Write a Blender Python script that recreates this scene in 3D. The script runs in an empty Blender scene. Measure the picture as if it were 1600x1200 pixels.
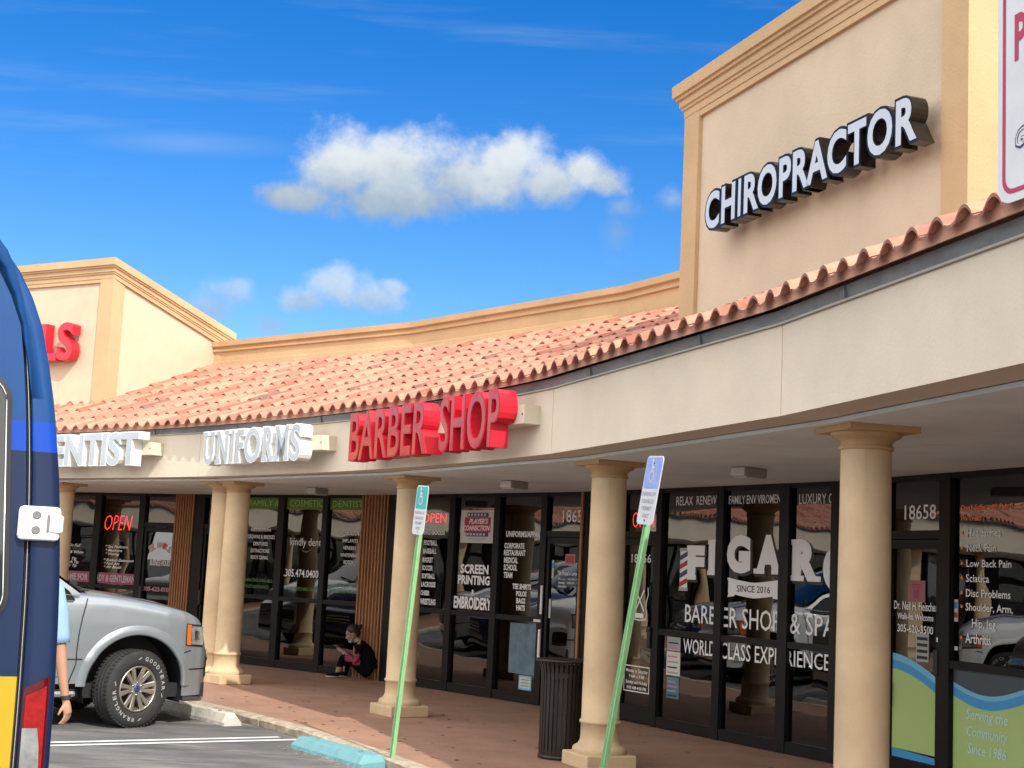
import bpy, bmesh, math, random
from mathutils import Vector, Matrix
random.seed(7)
R = math.radians
S = bpy.context.scene
COL = S.collection

# ------------------------------------------------------------------ camera
EYE = 1.70
PITCH, ROLL = 0.1263, 0.0472
cam = bpy.data.cameras.new('camera'); camo = bpy.data.objects.new('camera', cam); COL.objects.link(camo)
cam.sensor_width = 36.0; cam.lens = 36.0 * 2278.8 / 1600.0
cam.clip_start = 0.05; cam.clip_end = 3000
_F = Vector((0, math.cos(PITCH), math.sin(PITCH))); _U = Vector((0, -math.sin(PITCH), math.cos(PITCH))); _R = Vector((1, 0, 0))
_r = _R * math.cos(ROLL) + _U * math.sin(ROLL); _u = -_R * math.sin(ROLL) + _U * math.cos(ROLL)
M = Matrix.Identity(4)
for i in range(3):
    M[i][0], M[i][1], M[i][2] = _r[i], _u[i], -_F[i]
M[2][3] = EYE
camo.matrix_world = M
S.camera = camo

# ------------------------------------------------------------------ light
SUN_EL = R(39.0); SX, SY = 0.454, -0.891
sun_dir = Vector((SX * math.cos(SUN_EL), SY * math.cos(SUN_EL), math.sin(SUN_EL)))
sl = bpy.data.lights.new('sun', 'SUN'); sl.energy = 2.25; sl.angle = R(0.5); sl.color = (1.0, 0.94, 0.84)
so = bpy.data.objects.new('sun', sl); COL.objects.link(so)
so.rotation_euler = (-sun_dir).to_track_quat('-Z', 'Y').to_euler(); so.location = (20, -30, 40)
S.view_settings.view_transform = 'Standard'; S.view_settings.look = 'None'
S.view_settings.exposure = 0.95; S.view_settings.gamma = 1.0; S.view_settings.use_curve_mapping = False
S.cycles.max_bounces = 8; S.cycles.transparent_max_bounces = 16

# ------------------------------------------------------------------ sky
W = bpy.data.worlds.new('World'); S.world = W; W.use_nodes = True
nt = W.node_tree; nt.nodes.clear()
def wn(t, **kw):
    n = nt.nodes.new(t)
    for k, v in kw.items(): setattr(n, k, v)
    return n
def wl(a, b): nt.links.new(a, b)
def wm(op, a, b=None, c=None, clamp=False):
    n = wn('ShaderNodeMath', operation=op, use_clamp=clamp)
    for i, v in enumerate((a, b, c)):
        if v is None: continue
        if isinstance(v, (int, float)): n.inputs[i].default_value = v
        else: wl(v, n.inputs[i])
    return n.outputs[0]
def wmix(f, a, b):
    n = wn('ShaderNodeMix', data_type='RGBA')
    for s, v in ((n.inputs[0], f), (n.inputs[6], a), (n.inputs[7], b)):
        if isinstance(v, (int, float)): s.default_value = v
        elif isinstance(v, tuple): s.default_value = v + (1,)
        else: wl(v, s)
    return n.outputs[2]
sky = wn('ShaderNodeTexSky', sky_type='NISHITA', sun_disc=False, sun_elevation=SUN_EL,
         sun_rotation=math.atan2(SX, SY), altitude=10, air_density=1.0, dust_density=0.4, ozone_density=3.0)
hsv = wn('ShaderNodeHueSaturation'); hsv.inputs['Saturation'].default_value = 1.45; hsv.inputs['Value'].default_value = 1.08; hsv.inputs['Hue'].default_value = 0.512
wl(sky.outputs[0], hsv.inputs['Color'])
SKYSTR = 0.078
tc = wn('ShaderNodeTexCoord'); sp = wn('ShaderNodeSeparateXYZ'); wl(tc.outputs['Generated'], sp.inputs[0])
yy = wm('MAXIMUM', sp.outputs[1], 0.05)
u = wm('DIVIDE', sp.outputs[0], yy); v = wm('DIVIDE', sp.outputs[2], yy)
cb = wn('ShaderNodeCombineXYZ'); wl(u, cb.inputs[0]); wl(v, cb.inputs[1])
def wnoise(scale, detail, rough, off=(0, 0, 0), sc=(1, 1, 1), rot=0.0):
    mp = wn('ShaderNodeMapping'); mp.inputs['Location'].default_value = off; mp.inputs['Scale'].default_value = sc
    mp.inputs['Rotation'].default_value = (0, 0, rot)
    wl(cb.outputs[0], mp.inputs[0])
    n = wn('ShaderNodeTexNoise'); n.inputs['Scale'].default_value = scale; n.inputs['Detail'].default_value = detail
    n.inputs['Roughness'].default_value = rough; wl(mp.outputs[0], n.inputs['Vector'])
    return n.outputs[0]
n1 = wnoise(26, 8, 0.58); n2 = wnoise(70, 6, 0.6, (3, 1, 0)); n3 = wnoise(14, 5, 0.5, (7, 2, 0))
def lobe(u0, v0, a, b):
    du = wm('DIVIDE', wm('SUBTRACT', u, u0), a); dv = wm('DIVIDE', wm('SUBTRACT', v, v0), b)
    return wm('SUBTRACT', 1.0, wm('SQRT', wm('ADD', wm('MULTIPLY', du, du), wm('MULTIPLY', dv, dv))))
def cloud(lobes, amp, lo, hi):
    m = None
    for l in lobes:
        x = lobe(*l)
        if m is None: m = x
        else:
            n = wn('ShaderNodeMath', operation='SMOOTH_MAX'); wl(m, n.inputs[0]); wl(x, n.inputs[1]); n.inputs[2].default_value = 0.25
            m = n.outputs[0]
    d = wm('ADD', m, wm('MULTIPLY', wm('SUBTRACT', n1, 0.5), amp))
    d = wm('ADD', d, wm('MULTIPLY', wm('SUBTRACT', n2, 0.5), amp * 0.36))
    n = wn('ShaderNodeMapRange', interpolation_type='SMOOTHSTEP'); wl(d, n.inputs[0])
    n.inputs[1].default_value = lo; n.inputs[2].default_value = hi
    return n.outputs[0], d
big, bigd = cloud([(-0.128, 0.274, 0.045, 0.040), (-0.090, 0.275, 0.055, 0.042), (-0.045, 0.272, 0.055, 0.032), (-0.012, 0.282, 0.036, 0.036),
             (0.045, 0.281, 0.026, 0.022), (0.060, 0.275, 0.022, 0.017), (0.02, 0.272, 0.034, 0.024), (-0.158, 0.252, 0.035, 0.015), (-0.085, 0.255, 0.07, 0.022)], 1.4, 0.0, 0.75)
med, medd = cloud([(-0.125, 0.190, 0.030, 0.020), (-0.100, 0.182, 0.034, 0.016), (-0.148, 0.178, 0.024, 0.014), (-0.086, 0.190, 0.016, 0.010)], 1.5, 0.05, 0.75)
sml, smld = cloud([(-0.200, 0.182, 0.026, 0.018), (-0.212, 0.170, 0.026, 0.016), (-0.17, 0.16, 0.018, 0.010)], 1.5, 0.1, 0.85)
wsp, wspd = cloud([(0.067, 0.236, 0.018, 0.026), (0.07, 0.255, 0.022, 0.014), (0.105, 0.262, 0.016, 0.012)], 1.6, 0.1, 1.3)
st = wnoise(3.2, 6, 0.6, (0.4, 0, 0), (1.2, 13, 1), 0.10)
stm = wn('ShaderNodeMapRange', interpolation_type='SMOOTHSTEP'); wl(st, stm.inputs[0]); stm.inputs[1].default_value = 0.50; stm.inputs[2].default_value = 0.80
hi = wn('ShaderNodeMapRange'); wl(v, hi.inputs[0]); hi.inputs[1].default_value = 0.24; hi.inputs[2].default_value = 0.30; hi.clamp = True
s1 = wm('MULTIPLY', wm('MAXIMUM', lobe(-0.235, 0.287, 0.085, 0.011), 0.0), wm('ADD', 0.35, wm('MULTIPLY', n3, 0.6)))
cir = wm('ADD', wm('MULTIPLY', wm('MULTIPLY', stm.outputs[0], hi.outputs[0]), 0.10), wm('MULTIPLY', s1, 0.20), clamp=True)
tone = wn('ShaderNodeMapRange', interpolation_type='SMOOTHSTEP')
vt = wm('ADD', v, wm('MULTIPLY', wm('SUBTRACT', n1, 0.5), 0.06))
wl(vt, tone.inputs[0]); tone.inputs[1].default_value = 0.243; tone.inputs[2].default_value = 0.298
ccol = wmix(tone.outputs[0], (0.19, 0.245, 0.31), (0.43, 0.46, 0.475))
base = wn('ShaderNodeVectorMath', operation='SCALE'); wl(hsv.outputs[0], base.inputs[0]); base.inputs[3].default_value = SKYSTR
skyc = wmix(cir, base.outputs[0], (0.42, 0.46, 0.50))
allc = wm('MAXIMUM', wm('MULTIPLY', big, 0.97), wm('MULTIPLY', wm('MAXIMUM', wm('MULTIPLY', med, 0.72), wm('MAXIMUM', wm('MULTIPLY', sml, 0.6), wm('MULTIPLY', wsp, 0.5))), 1.0))
front = wn('ShaderNodeMath', operation='GREATER_THAN'); wl(sp.outputs[1], front.inputs[0]); front.inputs[1].default_value = 0.1
tone2 = wn('ShaderNodeMapRange', interpolation_type='SMOOTHSTEP'); wl(vt, tone2.inputs[0]); tone2.inputs[1].default_value = 0.165; tone2.inputs[2].default_value = 0.20
ccol2 = wmix(tone2.outputs[0], (0.20, 0.27, 0.35), (0.39, 0.43, 0.46))
lowc = wn('ShaderNodeMath', operation='LESS_THAN'); wl(v, lowc.inputs[0]); lowc.inputs[1].default_value = 0.217
skyc2 = wmix(wm('MULTIPLY', allc, front.outputs[0]), skyc, wmix(lowc.outputs[0], ccol, ccol2))
# bright unseen clouds added behind and left of the camera to fill the shade
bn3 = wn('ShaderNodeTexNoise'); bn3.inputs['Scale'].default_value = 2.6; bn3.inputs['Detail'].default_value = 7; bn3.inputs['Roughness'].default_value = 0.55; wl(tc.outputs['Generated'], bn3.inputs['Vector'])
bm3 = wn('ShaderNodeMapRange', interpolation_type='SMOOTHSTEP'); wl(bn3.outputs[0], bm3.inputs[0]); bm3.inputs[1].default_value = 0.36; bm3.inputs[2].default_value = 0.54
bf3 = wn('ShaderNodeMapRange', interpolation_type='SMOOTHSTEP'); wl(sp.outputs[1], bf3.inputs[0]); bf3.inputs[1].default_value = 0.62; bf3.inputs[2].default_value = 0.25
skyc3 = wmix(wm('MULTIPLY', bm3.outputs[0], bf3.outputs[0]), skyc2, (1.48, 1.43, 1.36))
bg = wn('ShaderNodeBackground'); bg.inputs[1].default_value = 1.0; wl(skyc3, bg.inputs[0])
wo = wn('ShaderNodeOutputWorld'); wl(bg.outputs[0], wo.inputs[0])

# ------------------------------------------------------------------ materials
MATS = {}
def mat(name, col, rough=0.6, metal=0.0, var=0.0, vscale=3.0, bump=0.0, bscale=60.0, spec=0.5, emit=None, estr=0.0, coat=0.0, detail=5, stretch=(1, 1, 1), col2=None, attr=None, dirt=None):
    m = bpy.data.materials.new(name); m.use_nodes = True; t = m.node_tree; p = t.nodes['Principled BSDF']
    p.inputs['Base Color'].default_value = col + (1,); p.inputs['Roughness'].default_value = rough; p.inputs['Metallic'].default_value = metal
    p.inputs['Specular IOR Level'].default_value = spec; p.inputs['Coat Weight'].default_value = coat
    if emit: p.inputs['Emission Color'].default_value = emit + (1,); p.inputs['Emission Strength'].default_value = estr
    if var or bump or col2:
        c = t.nodes.new('ShaderNodeTexCoord'); mp = t.nodes.new('ShaderNodeMapping'); mp.inputs['Scale'].default_value = stretch
        g = t.nodes.new('ShaderNodeNewGeometry')
        t.links.new(g.outputs['Position'], mp.inputs[0])
        cur = None
        if var or col2:
            n = t.nodes.new('ShaderNodeTexNoise'); n.inputs['Scale'].default_value = vscale; n.inputs['Detail'].default_value = detail; n.inputs['Roughness'].default_value = 0.62
            t.links.new(mp.outputs[0], n.inputs['Vector'])
            r = t.nodes.new('ShaderNodeValToRGB'); r.color_ramp.elements[0].position = 0.32; r.color_ramp.elements[1].position = 0.68
            a = col2 if col2 else tuple(max(0, x * (1 - var)) for x in col); b = col if col2 else tuple(min(1, x * (1 + var)) for x in col)
            r.color_ramp.elements[0].color = a + (1,); r.color_ramp.elements[1].color = b + (1,)
            t.links.new(n.outputs[0], r.inputs[0]); cur = r.outputs[0]
            if attr:
                at = t.nodes.new('ShaderNodeAttribute'); at.attribute_name = attr
                r2 = t.nodes.new('ShaderNodeValToRGB'); els = r2.color_ramp.elements
                stops = dirt
                els[0].position = stops[0][0]; els[0].color = stops[0][1] + (1,); els[1].position = stops[-1][0]; els[1].color = stops[-1][1] + (1,)
                for pos, cc in stops[1:-1]:
                    e = els.new(pos); e.color = cc + (1,)
                t.links.new(at.outputs['Fac'], r2.inputs[0])
                mx = t.nodes.new('ShaderNodeMix'); mx.data_type = 'RGBA'; mx.blend_type = 'MULTIPLY'; mx.inputs[0].default_value = 1.0
                t.links.new(cur, mx.inputs[6]); t.links.new(r2.outputs[0], mx.inputs[7]); cur = mx.outputs[2]
            elif dirt:
                n4 = t.nodes.new('ShaderNodeTexNoise'); n4.inputs['Scale'].default_value = dirt[0]; n4.inputs['Detail'].default_value = 8; n4.inputs['Roughness'].default_value = 0.7
                mp2 = t.nodes.new('ShaderNodeMapping'); mp2.inputs['Scale'].default_value = dirt[3] if len(dirt) > 3 else (1, 1, 1); mp2.inputs['Location'].default_value = (5, 3, 1)
                t.links.new(g.outputs['Position'], mp2.inputs[0]); t.links.new(mp2.outputs[0], n4.inputs['Vector'])
                mr = t.nodes.new('ShaderNodeMapRange'); mr.inputs[1].default_value = dirt[2]; mr.inputs[2].default_value = dirt[2] + 0.2
                t.links.new(n4.outputs[0], mr.inputs[0])
                mx = t.nodes.new('ShaderNodeMix'); mx.data_type = 'RGBA'; t.links.new(mr.outputs[0], mx.inputs[0])
                t.links.new(cur, mx.inputs[6]); mx.inputs[7].default_value = dirt[1] + (1,); cur = mx.outputs[2]
            t.links.new(cur, p.inputs['Base Color'])
        if bump:
            n = t.nodes.new('ShaderNodeTexNoise'); n.inputs['Scale'].default_value = bscale; n.inputs['Detail'].default_value = 4
            t.links.new(mp.outputs[0], n.inputs['Vector'])
            b = t.nodes.new('ShaderNodeBump'); b.inputs['Strength'].default_value = bump; b.inputs['Distance'].default_value = 0.01
            t.links.new(n.outputs[0], b.inputs['Height']); t.links.new(b.outputs[0], p.inputs['Normal'])
    MATS[name] = m
    return m
mat('stucco_cream', (0.575, 0.465, 0.34), 0.9, var=0.07, vscale=1.3, bump=0.35, bscale=45, spec=0.2, dirt=(2.2, (0.47, 0.385, 0.27), 0.64, (1.0, 1.0, 0.35)))
mat('stucco_fascia', (0.655, 0.57, 0.46), 0.9, var=0.07, vscale=1.1, bump=0.3, bscale=50, spec=0.2, dirt=(3.0, (0.48, 0.42, 0.335), 0.66, (2.2, 2.2, 0.3)))
mat('stucco_trim', (0.52, 0.36, 0.205), 0.9, var=0.08, vscale=1.5, bump=0.3, bscale=50, spec=0.2, dirt=(2.6, (0.40, 0.275, 0.155), 0.66, (1.5, 1.5, 0.5)))
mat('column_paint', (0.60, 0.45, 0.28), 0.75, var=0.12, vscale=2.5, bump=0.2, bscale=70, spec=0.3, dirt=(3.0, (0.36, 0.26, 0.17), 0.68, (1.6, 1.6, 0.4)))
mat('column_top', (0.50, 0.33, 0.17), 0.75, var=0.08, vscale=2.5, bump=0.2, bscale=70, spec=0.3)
mat('soffit', (0.74, 0.80, 0.81), 0.9, var=0.10, vscale=1.0, bump=0.3, bscale=70, spec=0.2, dirt=(1.4, (0.60, 0.645, 0.65), 0.60))
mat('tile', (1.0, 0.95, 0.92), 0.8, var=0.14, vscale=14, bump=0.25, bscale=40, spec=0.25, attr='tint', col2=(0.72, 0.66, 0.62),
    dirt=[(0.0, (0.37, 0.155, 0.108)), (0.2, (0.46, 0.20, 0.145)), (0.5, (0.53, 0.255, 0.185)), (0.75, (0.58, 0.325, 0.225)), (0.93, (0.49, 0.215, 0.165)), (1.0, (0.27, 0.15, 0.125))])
mat('mortar', (0.52, 0.27, 0.19), 0.9, var=0.2, vscale=10)
mat('flashing', (0.19, 0.215, 0.23), 0.5, metal=0.2, var=0.25, vscale=4, stretch=(1, 1, 4))
mat('drip', (0.42, 0.40, 0.35), 0.6)
mat('asphalt', (0.175, 0.170, 0.165), 0.9, col2=(0.085, 0.085, 0.088), vscale=2.2, bump=0.5, bscale=170, spec=0.3, detail=9, stretch=(0.5, 1.6, 1), dirt=(1.6, (0.27, 0.255, 0.23), 0.52, (0.45, 1.8, 1)))
mat('walk', (0.335, 0.195, 0.135), 0.85, var=0.13, vscale=2.0, bump=0.2, bscale=90, spec=0.3, dirt=(1.8, (0.23, 0.145, 0.105), 0.57))
mat('kerb', (0.52, 0.44, 0.33), 0.9, col2=(0.30, 0.245, 0.18), vscale=9, bump=0.9, bscale=35, detail=8)
mat('line_paint', (0.70, 0.70, 0.68), 0.7, var=0.06, vscale=5, dirt=(7.0, (0.24, 0.235, 0.22), 0.62))
mat('concrete', (0.62, 0.59, 0.52), 0.9, col2=(0.48, 0.45, 0.39), vscale=7, bump=0.6, bscale=40, detail=8)
mat('blue_paint', (0.13, 0.32, 0.36), 0.75, col2=(0.18, 0.37, 0.40), vscale=6, bump=0.4, bscale=40, dirt=(6.0, (0.52, 0.56, 0.52), 0.66))
mat('frame_black', (0.007, 0.0065, 0.006), 0.5, spec=0.25, var=0.2, vscale=3)
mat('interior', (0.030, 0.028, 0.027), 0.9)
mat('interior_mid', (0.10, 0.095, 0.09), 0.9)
mat('wood', (0.42, 0.20, 0.085), 0.65, col2=(0.30, 0.135, 0.055), vscale=5, stretch=(5, 5, 0.4), bump=0.2, bscale=30)
mat('blind', (0.17, 0.21, 0.27), 0.8, var=0.1, vscale=2)
mat('white_vinyl', (0.86, 0.86, 0.85), 0.5)
mat('dim_vinyl', (0.42, 0.42, 0.41), 0.5)
mat('black_vinyl', (0.012, 0.012, 0.012), 0.5)
mat('green_band', (0.085, 0.20, 0.028), 0.5)
mat('lime_vinyl', (0.42, 0.58, 0.12), 0.5)
mat('green_vinyl', (0.10, 0.28, 0.07), 0.5)
mat('pink_vinyl', (0.50, 0.20, 0.28), 0.5)
mat('banner_pink', (0.30, 0.055, 0.115), 0.55)
mat('orange_vinyl', (0.95, 0.22, 0.07), 0.5)
mat('red_vinyl', (0.42, 0.03, 0.03), 0.5)
mat('navy_vinyl', (0.05, 0.055, 0.14), 0.5)
mat('film_green', (0.40, 0.55, 0.20), 0.5, var=0.05, vscale=1)
mat('film_blue', (0.05, 0.30, 0.60), 0.5)
mat('film_sky', (0.16, 0.46, 0.66), 0.5)
mat('film_teal', (0.05, 0.075, 0.095), 0.4)
mat('lettering_sky', (0.52, 0.74, 0.78), 0.5)
mat('paper', (0.62, 0.60, 0.55), 0.8, var=0.06, vscale=20)
mat('pink_paper', (0.33, 0.14, 0.15), 0.8)
mat('flyer_reflection_blue', (0.06, 0.12, 0.165), 0.5, col2=(0.14, 0.23, 0.28), vscale=5)
mat('neon', (0.6, 0.02, 0.02), 0.4, emit=(1.0, 0.03, 0.04), estr=1.3)
mat('neon_off', (0.10, 0.02, 0.02), 0.4)
mat('sign_red', (0.62, 0.015, 0.035), 0.35, spec=0.4, var=0.08, vscale=4)
mat('sign_red_face', (0.40, 0.012, 0.030), 0.16, spec=0.6, col2=(0.46, 0.075, 0.045), vscale=3.0, detail=3)
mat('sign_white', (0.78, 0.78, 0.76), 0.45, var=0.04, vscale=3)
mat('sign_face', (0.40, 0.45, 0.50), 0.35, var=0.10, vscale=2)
mat('letter_face', (0.52, 0.57, 0.63), 0.3, var=0.03)
mat('letter_black', (0.022, 0.018, 0.015), 0.25, metal=0.5, spec=0.6)
mat('letter_bronze', (0.30, 0.235, 0.17), 0.28, metal=0.7)
mat('raceway', (0.66, 0.60, 0.47), 0.7, var=0.05, vscale=3)
mat('post_green', (0.22, 0.50, 0.22), 0.55, col2=(0.33, 0.58, 0.30), vscale=7, bump=0.3, bscale=60, dirt=(9.0, (0.44, 0.50, 0.20), 0.66))
mat('plate_white', (0.60, 0.62, 0.64), 0.5, var=0.05, vscale=8)
mat('plate_teal', (0.03, 0.40, 0.38), 0.45, var=0.06, vscale=9)
mat('plate_blue', (0.16, 0.28, 0.66), 0.45, col2=(0.30, 0.40, 0.72), vscale=9)
mat('plate_grey', (0.36, 0.37, 0.38), 0.5)
mat('plate_text', (0.30, 0.31, 0.33), 0.6)
mat('sign_border_red', (0.42, 0.03, 0.085), 0.5)
mat('silver_paint', (0.275, 0.31, 0.335), 0.30, metal=0.45, coat=1.0, var=0.03, vscale=1.5)
mat('white_paint', (0.72, 0.73, 0.73), 0.3, coat=0.6)
mat('blue_car_paint', (0.02, 0.03, 0.16), 0.25, coat=0.8)
mat('tyre', (0.028, 0.027, 0.026), 0.85, var=0.2, vscale=12, bump=0.3, bscale=120)
mat('tyre_letter', (0.42, 0.42, 0.40), 0.8)
mat('rim', (0.45, 0.42, 0.37), 0.32, metal=0.75, var=0.06, vscale=8)
mat('rim_dark', (0.035, 0.032, 0.03), 0.5, metal=0.4)
mat('cap_blue', (0.02, 0.035, 0.14), 0.3)
mat('chrome', (0.62, 0.63, 0.64), 0.16, metal=1.0)
mat('black_plastic', (0.015, 0.015, 0.016), 0.55, var=0.1)
mat('car_glass', (0.010, 0.011, 0.012), 0.04, spec=0.9)
mat('amber', (0.75, 0.13, 0.015), 0.2, coat=0.6)
mat('lamp_clear', (0.34, 0.35, 0.35), 0.10, metal=0.5, coat=0.7, var=0.35, vscale=14)
mat('van_blue', (0.004, 0.055, 0.20), 0.42, coat=0.05, spec=0.3, var=0.14, vscale=3.0, stretch=(1, 1, 0.5))
mat('van_bright', (0.0, 0.052, 0.40), 0.42, coat=0.05, spec=0.3, var=0.14, vscale=3.0, stretch=(1, 1, 0.5))
mat('van_navy', (0.005, 0.016, 0.058), 0.42, coat=0.05, spec=0.3, var=0.14, vscale=3.0, stretch=(1, 1, 0.5))
mat('van_yellow', (0.42, 0.27, 0.003), 0.45, coat=0.1, var=0.14, vscale=3.0, stretch=(1, 1, 0.5))
mat('van_seam', (0.006, 0.006, 0.008), 0.7)
mat('lamp_red', (0.27, 0.003, 0.004), 0.13, coat=0.5, var=0.35, vscale=38)
mat('lamp_dark_red', (0.085, 0.004, 0.006), 0.18, coat=0.5)
mat('hinge_white', (0.74, 0.75, 0.73), 0.45, var=0.03)
mat('hinge_grey', (0.16, 0.16, 0.16), 0.6)
mat('can_steel', (0.030, 0.024, 0.020), 0.42, metal=0.3, var=0.2, vscale=5)
mat('skin_tan', (0.46, 0.25, 0.165), 0.6, var=0.05, vscale=8)
mat('skin_brown', (0.36, 0.225, 0.16), 0.6)
mat('shirt_blue', (0.28, 0.45, 0.70), 0.85, var=0.08, vscale=18)
mat('cloth_dark', (0.05, 0.055, 0.07), 0.9)
mat('cloth_black', (0.005, 0.005, 0.006), 0.95, spec=0.1)
mat('cloth_pink', (0.30, 0.045, 0.095), 0.85)
mat('hair_dark', (0.014, 0.010, 0.009), 0.5)
mat('mask_blue', (0.20, 0.42, 0.52), 0.8)
mat('shoe_white', (0.60, 0.60, 0.58), 0.6)
mat('watch_brown', (0.035, 0.024, 0.018), 0.5)
mat('light_lens', (0.62, 0.62, 0.58), 0.3, var=0.12, vscale=30)
mat('light_body', (0.36, 0.35, 0.32), 0.6)
mat('gum', (0.10, 0.07, 0.055), 0.9)
mat('leaf_litter', (0.30, 0.20, 0.10), 0.9, var=0.4, vscale=30)
# tinted shop glass: dark tint seen straight through, clear mirror reflection
g = bpy.data.materials.new('shop_glass'); g.use_nodes = True; t = g.node_tree; t.nodes.clear()
tr = t.nodes.new('ShaderNodeBsdfTransparent'); tr.inputs[0].default_value = (0.24, 0.25, 0.26, 1)
gl = t.nodes.new('ShaderNodeBsdfGlossy'); gl.inputs['Roughness'].default_value = 0.004; gl.inputs[0].default_value = (0.92, 0.94, 0.96, 1)
fr = t.nodes.new('ShaderNodeFresnel'); fr.inputs[0].default_value = 1.65
mrn = t.nodes.new('ShaderNodeMapRange'); mrn.inputs[1].default_value = 0.0; mrn.inputs[2].default_value = 1.0; mrn.inputs[3].default_value = 0.045; mrn.inputs[4].default_value = 1.0
bn = t.nodes.new('ShaderNodeTexNoise'); bn.inputs['Scale'].default_value = 1.6; bn.inputs['Detail'].default_value = 1
gg = t.nodes.new('ShaderNodeNewGeometry'); t.links.new(gg.outputs['Position'], bn.inputs['Vector'])
bp = t.nodes.new('ShaderNodeBump'); bp.inputs['Strength'].default_value = 0.06; bp.inputs['Distance'].default_value = 0.05
t.links.new(bn.outputs[0], bp.inputs['Height']); t.links.new(bp.outputs[0], gl.inputs['Normal'])
mxs = t.nodes.new('ShaderNodeMixShader'); mo = t.nodes.new('ShaderNodeOutputMaterial')
t.links.new(fr.outputs[0], mrn.inputs[0]); t.links.new(mrn.outputs[0], mxs.inputs[0]); t.links.new(tr.outputs[0], mxs.inputs[1]); t.links.new(gl.outputs[0], mxs.inputs[2]); t.links.new(mxs.outputs[0], mo.inputs[0])
MATS['shop_glass'] = g

# ------------------------------------------------------------------ helpers
class MB:
    """collects shapes (with one material name per face) into one mesh"""
    def __init__(s): s.v = []; s.f = []; s.m = []; s.sm = []; s.attr = []
    def add(s, vs, fs, m, T=None, smooth=False, a=0.5):
        o = len(s.v)
        s.v += [tuple(T @ Vector(p)) if T is not None else tuple(p) for p in vs]
        for f in fs:
            s.f.append(tuple(i + o for i in f)); s.m.append(m); s.sm.append(smooth); s.attr.append(a)
        return s
    def box(s, x0, x1, y0, y1, z0, z1, m, T=None, bev=0.0):
        if bev > 0:
            b = min(bev, (x1 - x0) / 2.01, (y1 - y0) / 2.01, (z1 - z0) / 2.01)
            bm = bmesh.new(); bmesh.ops.create_cube(bm, size=1.0)
            for q in bm.verts: q.co = Vector(((x0 + x1) / 2 + q.co.x * (x1 - x0), (y0 + y1) / 2 + q.co.y * (y1 - y0), (z0 + z1) / 2 + q.co.z * (z1 - z0)))
            bmesh.ops.bevel(bm, geom=list(bm.edges), offset=b, segments=2, affect='EDGES', profile=0.5)
            bm.verts.index_update()
            s.add([q.co[:] for q in bm.verts], [[q.index for q in f.verts] for f in bm.faces], m, T); bm.free(); return s
        vs = [(x, y, z) for z in (z0, z1) for y in (y0, y1) for x in (x0, x1)]
        return s.add(vs, [(0, 2, 3, 1), (4, 5, 7, 6), (0, 1, 5, 4), (2, 6, 7, 3), (0, 4, 6, 2), (1, 3, 7, 5)], m, T)
    def prism(s, poly, z0, z1, m, T=None, smooth=False):
        n = len(poly)
        vs = [(p[0], p[1], z0) for p in poly] + [(p[0], p[1], z1) for p in poly]
        fs = [tuple(range(n))[::-1], tuple(range(n, 2 * n))] + [(i, (i + 1) % n, n + (i + 1) % n, n + i) for i in range(n)]
        return s.add(vs, fs, m, T, smooth)
    def lathe(s, prof, m, T=None, seg=32, smooth=True, a0=0.0, a1=2 * math.pi, cap=False):
        full = abs(a1 - a0 - 2 * math.pi) < 1e-6; n = seg if full else seg + 1
        vs = []
        for r, z in prof:
            for i in range(n):
                a = a0 + (a1 - a0) * i / seg; vs.append((r * math.cos(a), r * math.sin(a), z))
        fs = []
        for j in range(len(prof) - 1):
            for i in range(seg):
                k = (i + 1) % n
                fs.append((j * n + i, j * n + k, (j + 1) * n + k, (j + 1) * n + i))
        if cap: fs.append(tuple(range(n))[::-1]); fs.append(tuple(range((len(prof) - 1) * n, len(prof) * n)))
        return s.add(vs, fs, m, T, smooth)
    def tube(s, pts, r, m, T=None, seg=8, smooth=True):
        pts = [Vector(p) for p in pts]; n = len(pts); rs = r if isinstance(r, (list, tuple)) else [r] * n
        vs = []; fs = []
        for i, p in enumerate(pts):
            d = (pts[min(i + 1, n - 1)] - pts[max(i - 1, 0)]).normalized()
            a = d.orthogonal().normalized() if i == 0 else (a - d * a.dot(d)).normalized()
            b = d.cross(a)
            for k in range(seg):
                an = 2 * math.pi * k / seg; vs.append(p + a * (math.cos(an) * rs[i]) + b * (math.sin(an) * rs[i]))
        for i in range(n - 1):
            for k in range(seg):
                k2 = (k + 1) % seg; fs.append((i * seg + k, i * seg + k2, (i + 1) * seg + k2, (i + 1) * seg + k))
        fs.append(tuple(range(seg))[::-1]); fs.append(tuple(range((n - 1) * seg, n * seg)))
        return s.add(vs, fs, m, T, smooth)
    def grid(s, P, m, T=None, smooth=True, flip=False):
        nj = len(P[0]); vs = [p for row in P for p in row]; fs = []
        for i in range(len(P) - 1):
            for j in range(nj - 1):
                q = (i * nj + j, i * nj + j + 1, (i + 1) * nj + j + 1, (i + 1) * nj + j)
                fs.append(q[::-1] if flip else q)
        return s.add(vs, fs, m, T, smooth)
    def ball(s, c, rad, m, T=None, seg=14, rings=9):
        rx, ry, rz = rad if isinstance(rad, (tuple, list)) else (rad,) * 3
        P = []
        for i in range(rings + 1):
            th = math.pi * i / rings
            P.append([(c[0] + rx * math.sin(th) * math.cos(2 * math.pi * j / seg), c[1] + ry * math.sin(th) * math.sin(2 * math.pi * j / seg), c[2] + rz * math.cos(th)) for j in range(seg + 1)])
        return s.grid(P, m, T, True, True)
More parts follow.
